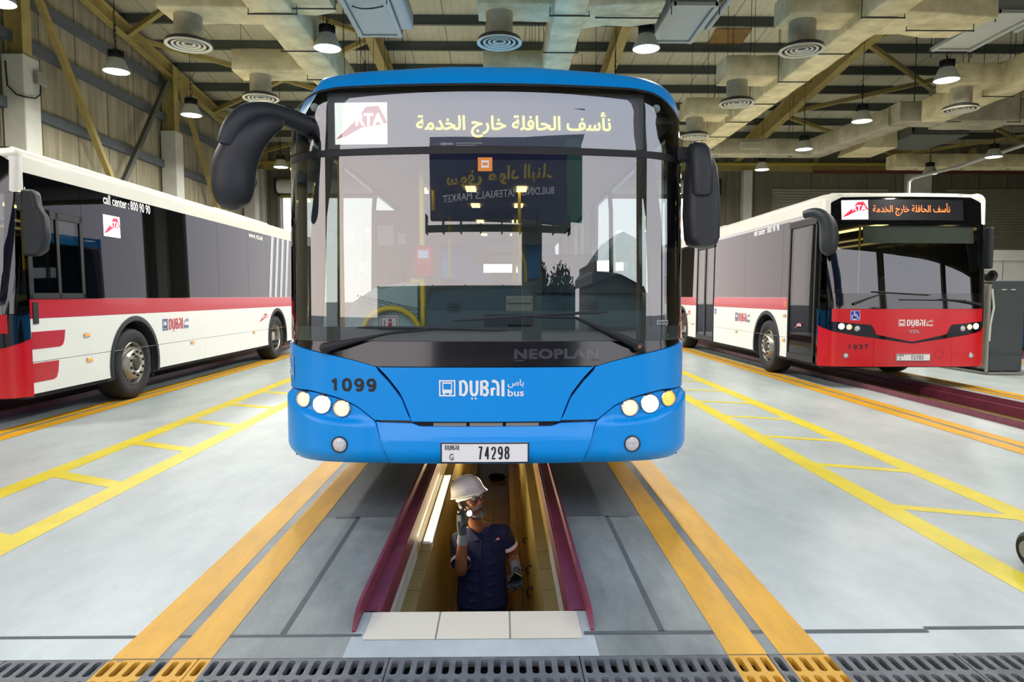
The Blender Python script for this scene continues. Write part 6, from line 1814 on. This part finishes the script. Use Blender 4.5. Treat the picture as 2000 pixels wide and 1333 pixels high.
def worker():
    w = thing('person', 'bearded worker in navy shirt and white helmet shining a torch from inside the pit', 'person', (0, 0, 0))
    f = Vector((.60, -.72, .36)).normalized(); u0 = Vector((-.20, .16, .96))
    l = u0.cross(f).normalized(); u = f.cross(l).normalized()
    if u.z < 0: u = -u
    C = Vector((-.105, 4.93, -.092))
    H = lambda a, b, c: C + l * a + f * b + u * c
    RH = Matrix((l, f, u)).transposed()
    # body
    q = MB()
    q.sphere(H(0, -.012, .03), (.074, .094, .088), 20, 14, rot=RH)
    q.sphere(H(0, .022, -.055), (.060, .066, .062), 18, 12, rot=RH)
    q.sphere(H(0, .070, -.103), (.026, .022, .018), 12, 8, rot=RH)
    q.sphere(H(0, .04, .015), (.066, .05, .06), 14, 10, rot=RH)
    limb(q, [H(0, .085, .018), H(0, .108, -.018), H(0, .104, -.026)], [.009, .012, .013], 10)
    for s in (-1, 1):
        q.sphere(H(s * .014, .098, -.028), .0095, 10, 8)
        q.sphere(H(s * .040, .066, -.012), (.022, .022, .020), 12, 8, rot=RH)
        q.sphere(H(s * .032, .080, .036), (.026, .010, .009), 12, 8, rot=RH)
        q.sphere(H(s * .076, -.008, -.008), (.011, .020, .032), 12, 8, rot=RH)
    for s_, zc in ((1, -.062), (-1, -.074)):
        limb(q, [H(-.024, .078, zc), H(0, .090, zc + .002 * s_), H(.024, .078, zc)], [.005, .008, .005], 8)
    neckb = Vector((-.045, 4.99, -.315))
    limb(q, [H(0, -.015, -.06), neckb + Vector((0, 0, -.02))], [.054, .062])
    shR, shL = Vector((-.195, 4.985, -.40)), Vector((.125, 4.985, -.345))
    chest = Vector((-.035, 4.99, -.47)); pel = Vector((-.025, 5.0, -.82))
    q.sphere(chest, (.155, .105, .17), 20, 14); q.sphere((-.03, 4.995, -.66), (.145, .10, .2), 18, 12); q.sphere(pel, (.16, .11, .14), 18, 12)
    limb(q, [neckb, shR], [.06, .055]); limb(q, [neckb, shL], [.06, .055])
    elR, wrR = Vector((-.168, 4.745, -.530)), Vector((-.150, 4.662, -.250))
    elL, wrL = Vector((.208, 5.05, -.560)), Vector((.222, 4.895, -.575))
    limb(q, [shR, shR.lerp(elR, .5), elR, elR.lerp(wrR, .35), wrR], [.056, .048, .041, .044, .028])
    limb(q, [shL, shL.lerp(elL, .5), elL, elL.lerp(wrL, .35), wrL], [.056, .048, .041, .043, .028])
    for s, hx in ((-1, -.115), (1, .065)):
        limb(q, [(hx, 5.0, -.84), (hx, 4.985, -1.2), (hx, 5.02, -1.585)], [.085, .058, .042])
        limb(q, [(hx, 5.02, -1.60), (hx + .01 * s, 4.88, -1.635)], [.045, .038])
    remeshed(q, 'body', M['skin'], w, .0055, 3)
    # shirt: torso, yoke and short sleeves
    q = MB()
    secs = [(-.33, -.045, .085, .075, 4.985), (-.355, -.04, .15, .092, 4.985), (-.40, -.037, .178, .112, 4.985), (-.47, -.034, .185, .128, 4.98), (-.58, -.030, .178, .132, 4.985), (-.70, -.027, .180, .136, 4.99), (-.80, -.025, .190, .140, 4.995), (-.872, -.024, .196, .142, 4.995)]
    rings = []
    for z, cx_, a, b, cy in secs:
        rings.append([Vector((cx_ + a * cos(2 * pi * k / 28), cy + b * sin(2 * pi * k / 28), z + (.10 * (a * cos(2 * pi * k / 28)) if z > -.5 else 0))) for k in range(28)])
    q.loft(rings)
    limb(q, [neckb + Vector((0, 0, -.025)), shR + Vector((.0, 0, .0))], [.075, .066]); limb(q, [neckb + Vector((0, 0, -.025)), shL], [.075, .066])
    for a, b, kk in ((shR, elR, .80), (shL, elL, .52)):
        e = a.lerp(b, kk)
        q.tube([a, a.lerp(b, .4), e], [.067, .066, .070], 18); q.sphere(a, .068, 14, 10)
    # soft folds of cloth
    for k in range(9):
        z = -.50 - .04 * k; s = -1 if k % 2 else 1
        limb(q, [(-.03 + s * .16, 4.93, z), (-.03 + s * .07, 4.865, z - .03), (-.03 + s * .0, 4.86, z - .02)], [.010, .014, .008], 8)
    limb(q, [(-.03, 4.851, -.36), (-.028, 4.845, -.55), (-.024, 4.85, -.862)], [.010, .011, .010], 8)     # button placket
    sh = remeshed(q, 'shirt', M['navy'], w, .006, 4)
    for nm, sg in (('collar', -1), ('collar', 1)):
        q = MB()
        a = [Vector((-.045 + sg * .074, 4.985, -.272)), Vector((-.042 + sg * .066, 4.915, -.290)), Vector((-.030 + sg * .012, 4.868, -.345)), Vector((-.036 + sg * .078, 4.868, -.360)), Vector((-.045 + sg * .100, 4.93, -.325))]
        q.add(a + [p + Vector((0, -.006, -.008)) for p in a], [(0, 1, 2, 3, 4), (9, 8, 7, 6, 5), (0, 1, 6, 5), (1, 2, 7, 6), (2, 3, 8, 7), (3, 4, 9, 8), (4, 0, 5, 9)])
        q.build(nm, M['navy'], sh, bevel=.002)
    for a, b, kk in ((shR, elR, .72), (shL, elL, .44)):
        t = (b - a).normalized(); e = a.lerp(b, kk)
        q = MB(); q.tube([e - t * .012, e + t * .018], [.0715, .0735], 24, caps=False); c = q.build('sleeve_band', M['paper'], sh)
        q = MB(); q.tube([e + t * .018, e + t * .024], [.0738, .074], 24, caps=False); q.build('sleeve_piping', M['tred'], c)
    q = MB(); q.box((.075, 4.866, -.415), (.062, .004, .05), Matrix.Rotation(radians(12), 3, 'Z')); q.build('chest_pocket', M['navyt'], sh, bevel=.002)
    q = MB(); pf = plane_fn((.062, 4.862, -.372), (.97, .22, .0), (.1, .1, .98))
    rta_logo(q, pf, 0, .042, 0, .042, 0, 0, 1, bg=False, dz=(pf, plane_fn((.062, 4.8605, -.372), (.97, .22, .0), (.1, .1, .98)))); q.build('chest_emblem', [M['tred'], M['twhite']], sh, smooth=False, fix=False)
    # trousers, boots
    q = MB()
    q.loft([[Vector((-.025 + a * cos(2 * pi * k / 24), 5.0 + b * sin(2 * pi * k / 24), z)) for k in range(24)] for z, a, b in ((-.80, .175, .122), (-.88, .178, .124), (-.95, .16, .115))])
    for hx in (-.115, .065): limb(q, [(hx, 5.0, -.88), (hx, 4.985, -1.2), (hx, 5.02, -1.55)], [.095, .074, .064])
    remeshed(q, 'trousers', M['navyt'], w, .008, 3)
    for s, hx in ((-1, -.115), (1, .065)):
        q = MB(); limb(q, [(hx, 5.03, -1.57), (hx, 5.02, -1.635), (hx + .012 * s, 4.86, -1.645)], [.056, .046, .040]); q.build('boot', M['black'], w)
    # helmet
    q = MB(); n = 40; rings = []
    for z, k, vis in ((.010, 1.02, 1.0), (.014, 1.06, 1.0), (.024, 1.03, .8), (.034, 1.0, .25), (.06, .985, 0), (.09, .93, 0), (.115, .82, 0), (.135, .64, 0), (.148, .40, 0), (.153, .15, 0)):
        ring = []
        for i in range(n):
            a = 2 * pi * i / n
            x, y = .112 * k * cos(a), -.010 + .140 * k * sin(a)
            fr = max(0, sin(a)) ** 2.2
            y += vis * .045 * fr
            x *= 1 + vis * .03
            z_ = z - vis * .014 * fr + .008 * (1 - abs(cos(a))) * (1 if vis else 0)
            if abs(x) < .03 and z > .05: z_ += .006
            ring.append(H(x, y, z_ + .040))
        rings.append(ring)
    q.loft(rings, cap0=False)
    # wall thickness
    rings2 = [[H(.104 * k * cos(2 * pi * i / n), -.010 + .132 * k * sin(2 * pi * i / n), z + .040) for i in range(n)] for z, k in ((.010, 1.0), (.06, .96), (.115, .78), (.140, .3))]
    q.loft(rings2, cap0=False)
    hm = q.build('helmet', M['helmet'], w, ang=60)
    for x in (-.05, .05):
        q = MB(); q.tube([H(x * .8, .09, .128), H(x, .03, .165), H(x, -.05, .163), H(x * .8, -.1, .125)], [.004, .007, .007, .004], 8); q.build('crown_ridge', M['helmet'], hm)
    q = MB(); q.tube([H(.082 * cos(a), -.005 + .100 * sin(a), .036) for a in [2 * pi * k / 28 for k in range(28)]], .014, 8, closed=True); q.build('head_band', M['paper'], hm)
    q = MB(); q.tube([H(-.08, -.02, .03), H(-.083, .0, -.05), H(-.055, .05, -.12), H(-.0, .075, -.128)], .006, 6); q.build('chin_strap', M['black'], hm)
    # hair, beard, moustache
    q = MB()
    q.sphere(H(0, -.022, .022), (.0785, .088, .075), 18, 12, rot=RH)
    hr = q.build('hair', M['hairdark'], w)
    q = MB()
    for s in (-1, 1): limb(q, [H(s * .074, .012, -.02), H(s * .066, .036, -.07), H(s * .042, .072, -.104), H(0, .086, -.116)], [.006, .010, .013, .015], 10)
    limb(q, [H(0, .088, -.088), H(0, .088, -.112)], [.011, .018], 10)
    remeshed(q, 'beard', M['beard'], w, .004, 2)
    q = MB(); limb(q, [H(-.034, .074, -.066), H(-.016, .092, -.050), H(0, .099, -.046), H(.016, .092, -.050), H(.034, .074, -.066)], [.005, .009, .008, .009, .005], 8); q.build('moustache', M['beard'], w)
    for s in (-1, 1):
        q = MB(); q.sphere(H(s * .032, .078, .017), .0125, 14, 10, mi=0)
        q.sphere(H(s * .032 + .002, .0868, .019), (.0058, .004, .0058), 10, 8, mi=1, rot=RH); q.build('eye', [M['eyewhite'], M['hairdark']], w)
        q = MB(); limb(q, [H(s * .016, .094, .034), H(s * .034, .094, .040), H(s * .052, .078, .034)], [.003, .0045, .003], 8); q.build('eyebrow', M['hairdark'], w)
    # glasses
    q = MB()
    for s in (-1, 1):
        q.tube([H(s * .033 + .024 * cos(a), .106 - .10 * abs(.024 * cos(a)) * (1 if cos(a) * s > 0 else 0), .013 + .019 * sin(a)) for a in [2 * pi * k / 24 for k in range(24)]], .0028, 8, closed=True)
        q.tube([H(s * .057, .100, .018), H(s * .078, .05, .016), H(s * .082, -.01, .006)], .0026, 6)
    q.tube([H(-.010, .107, .018), H(0, .111, .021), H(.010, .107, .018)], .0026, 6)
    gl = q.build('glasses', M['black'], w)
    for s in (-1, 1):
        q = MB(); q.add([H(s * .033 + .022 * cos(2 * pi * k / 20), .105, .013 + .0175 * sin(2 * pi * k / 20)) for k in range(20)], [tuple(range(20))]); q.build('lens', glass_mat('spectacle_lens', (.95, .96, .97, 1), .0, gain=.4) if s < 0 else bpy.data.materials['spectacle_lens'], gl, fix=False)
    q = MB(); q.tube([H(-.086, .0, -.012), H(-.07, .06, -.07), H(-.035, .105, -.072), H(-.012, .113, -.066)], [.004, .004, .004, .0075], 8); q.sphere(H(-.088, -.005, -.005), (.012, .026, .03), 12, 8, rot=RH); q.build('headset', M['black'], w)
    # gloved hands
    def hand(name, wrist, palm_c, fdir, side, nrm, curl, parent, cuff_from):
        """palm box with five bent fingers; fdir along the fingers, side towards the thumb, nrm out of the palm"""
        fdir, side, nrm = Vector(fdir).normalized(), Vector(side).normalized(), Vector(nrm).normalized()
        P = Vector(palm_c); q = MB()
        R = Matrix((side, fdir, nrm)).transposed()
        q.box(P, (.078, .085, .026), R); q.sphere(P - fdir * .035, (.036, .03, .018), 12, 8, rot=R); q.sphere(P + side * .028 - fdir * .018 + nrm * .008, (.02, .03, .016), 12, 8, rot=R)
        limb(q, [Vector(wrist), P - fdir * .03], [.032, .031])
        for k, ln in enumerate((.072, .080, .074, .058)):
            base = P + fdir * .04 + side * (.030 - .020 * k)
            d = fdir; p0 = base; pts = [p0]; ang = 0
            for seg, cr in zip((.45, .32, .23), curl):
                ang += cr
                dd = fdir * cos(ang) + nrm * sin(ang)
                p0 = p0 + dd * ln * seg * 1.05; pts.append(p0)
            limb(q, pts, [.0105, .0098, .0092, .0082], 10)
        tb = P + side * .036 - fdir * .022
        limb(q, [tb, tb + side * .026 + fdir * .020 + nrm * .016, tb + side * .022 + fdir * .050 + nrm * .034], [.0135, .0115, .0095], 10)
        g = remeshed(q, name, M['glove'], parent, .0035, 3)
        t = (Vector(cuff_from) - Vector(wrist)).normalized()
        q = MB(); q.tube([Vector(wrist) - t * .02, Vector(wrist) + t * .015, Vector(wrist) + t * .055], [.034, .0345, .039], 20); q.build('cuff', M['cuffm'], g)
        return g
    # torch: thing held by the raised right hand
    ta = Vector((-.172, 4.725, -.098)); tb = Vector((-.102, 4.60, -.072)); td = (tb - ta).normalized()
    hand('glove', wrR, Vector((-.163, 4.656, -.140)), (-.05, -.02, .99), td, Vector((.55, .80, .1)) * -1 if False else Vector((.82, .50, .05)), (1.15, 1.25, .8), w, elR)
    hand('glove', wrL, Vector((.228, 4.838, -.622)), (.05, -.72, -.69), (-.95, .05, -.1), (.0, -.69, .72), (.35, .9, .8), w, elL)
    return ta, tb, td
ta, tb, td = worker()
def frame_of(t):
    t = t.normalized(); a = Vector((0, 0, 1)); s = t.cross(a).normalized(); return Matrix((s, s.cross(t), t)).transposed()
t = thing('torch', 'small black torch shining in the raised gloved hand of the worker', 'torch', (0, 0, 0))
q = MB(); q.lathe([(.001, -.02), (.013, -.02), (.014, 0), (.014, .09), (.019, .105), (.0225, .125), (.0225, .150), (.020, .150), (.018, .144)], ta, 'Z', 24, rot=frame_of(td)); q.build('torch_body', M['black'], t)
q = MB(); q.lathe([(.001, .1475), (.0195, .1475)], ta, 'Z', 24, rot=frame_of(td)); q.build('torch_lens', M['torch'], t, fix=False)
t = thing('inspection_phone', 'black hand-held device held low in the left glove of the worker', 'phone', (.211, 4.806, -.638))
Rp = Matrix.Rotation(radians(-20), 3, 'Z') @ Matrix.Rotation(radians(-38), 3, 'X') @ Matrix.Rotation(radians(20), 3, 'Y')
q = MB(); q.box((0, 0, 0), (.072, .016, .125), Rp); q.build('case', M['black'], t, bevel=.005)
q = MB(); q.box(Rp @ Vector((0, -.0085, .004)), (.062, .001, .105), Rp); q.build('screen', M['bblack'], t, smooth=False)
q = MB(); q.beam(Rp @ Vector((-.03, -.010, .056)), Rp @ Vector((.03, -.010, .056)), .002, .003); q.build('bright_edge', M['ylane'], t, smooth=False)
# ------------------------------------------------------------------ outside, mirrored in the windscreen
b = thing('billboard', 'tall blue roadside billboard with mirrored writing, reflected in the blue bus windscreen', 'billboard', (0, -14.2, 0))
out = [(-4.1, 4.45), (5.5, 4.32), (7.05, 10.4), (4.5, 9.95), (2.2, 9.6), (.2, 9.55), (-2.0, 9.62), (-4.25, 9.62)]
q = MB(); q.prism(out, (0, 0, 0), (1, 0, 0), (0, 0, 1), .5); q.build('panel', M['blue_sign'], b, smooth=False)
bf = lambda X, Z: Vector((-X, .02, Z - .045 * X))        # the face towards the hall, read from there
q = MB(); text_on(q, 'BUILDING MATERIALS MARKET', bf, -4.3, 3.2, 5.10, 5.34, bold=.01); q.build('latin_lettering', M['paper'], b, smooth=False, fix=False)
q = MB(); text_on(q, "\uFE80\uFE8E\uFEE8\uFE92\uFEDF\uFE8D \uFEA9\uFE8D\uFEEE\uFEE3 \uFED5\uFEEE\uFEB3", bf, -4.2, 2.9, 5.50, 6.1, bold=.03); q.build('arabic_lettering', mat('billboard_yellow', '#b9a13c', .5), b, smooth=False, fix=False)
q = MB(); poly_on(q, [(3.55, 8.9), (3.1, 9.15), (3.1, 9.02), (2.5, 9.02), (2.5, 8.78), (3.1, 8.78), (3.1, 8.65)], bf); stroke_on(q, [(2.3, 8.95), (.6, 8.95)], .1, bf); stroke_on(q, [(2.3, 8.7), (1.0, 8.7)], .08, bf); q.build('arrow', M['paper'], b, smooth=False, fix=False)
q = MB(); q.bb(5.3, 6.6, .02, .03, 4.4, 9.6); q.build('side_strip', mat('billboard_teal', '#2c6b63', .5), b, smooth=False)
q = MB(); q.bb(1.95, 3.35, -.6, .1, 0, 4.4); q.build('post', M['purlin'], b, smooth=False)
q = MB(); q.bb(-4.3, 5.3, -.3, .9, 4.05, 4.14)
for k in range(9): q.bb(-4.3 + 1.2 * k, -4.22 + 1.2 * k, .3, .95, 3.9, 4.5)
q.build('catwalk', M['black'], b, smooth=False)
s = thing('shed', 'dark grey raised shed with a slanted front, reflected at the right of the blue windscreen', 'shed', (15.6, -25, 0))
q = MB(); q.bb(-3.6, 3.9, -7, 0, 0, 4.1); q.build('wall', M['purlin'], s, smooth=False)
q = MB(); q.loft([[(-4.2, y, z0), (0, y + .3, z0 + .6), (3.9, y, z0 + .1), (3.9, y, z1), (0, y + .3, z2), (-4.2, y, z3)] for y, z0, z1, z2, z3 in ((.4, 2.9, 5.25, 5.65, 3.4), (-7.2, 2.9, 5.25, 5.65, 3.4))]); q.build('roof', M['steelgrey'], s, smooth=False)
h = thing('fence', 'low corrugated yard fence reflected along the bottom of the blue windscreen', 'fence', (3, -29, 0))
q = MB(); n = 160
q.add([(-18 + 25.5 * k / n, .06 if k % 2 else 0, z) for k in range(n + 1) for z in (0, 2.9)], [(2 * k, 2 * k + 2, 2 * k + 3, 2 * k + 1) for k in range(n)]); q.build('sheeting', mat('fence_sheet', '#3c484c', .6), h, smooth=False, fix=False)
for k in range(7):
    q = MB(); q.bb(-18 + 4 * k, -17.9 + 4 * k, -.15, -.02, 0, 3.0); q.build('post', M['purlin'], h, smooth=False)
q = MB(); q.bb(-18, 7.5, -.1, .1, 2.88, 2.95); q.build('top_rail', M['purlin'], h, smooth=False)
M['leaf'] = mat('dark_tree_leaf', '#26382a', .7, var=.4, vscale=3)
for (x, y, r, lb) in ((7.7, -26, 1.5, 'larger dark round tree reflected in the middle of the blue windscreen'), (5.0, -26, 1.0, 'smaller dark round tree reflected left of the taller one in the blue windscreen')):
    t = thing('tree', lb, 'tree', (x, y, 0))
    q = MB(); q.tube([(0, 0, 0), (.05, 0, 1.2), (0, 0, 2.6)], [.12, .1, .06], 8); q.build('trunk', mat('tree_bark', '#4a3d30', .9) if r > 1.2 else bpy.data.materials['tree_bark'], t)
    q = MB(); rnd = random.Random(int(x * 10))
    cz = 4.05 - r * .95
    for k in range(900):
        a, c, d = rnd.uniform(0, 2 * pi), rnd.uniform(-1, 1), rnd.uniform(.55, 1) * (1 + .18 * sin(3 * k))
        p = Vector((r * d * sqrt(1 - c * c) * cos(a), r * d * sqrt(1 - c * c) * sin(a), cz + r * .85 * d * c))
        v1 = Vector((rnd.uniform(-1, 1), rnd.uniform(-1, 1), rnd.uniform(-1, 1))).normalized() * .17; v2 = v1.cross(Vector((rnd.uniform(-1, 1), rnd.uniform(-1, 1), rnd.uniform(-1, 1)))).normalized() * .12
        q.quad(p - v1, p + v2, p + v1, p - v2)
    q.build('crown', M['leaf'], t, smooth=False, fix=False)
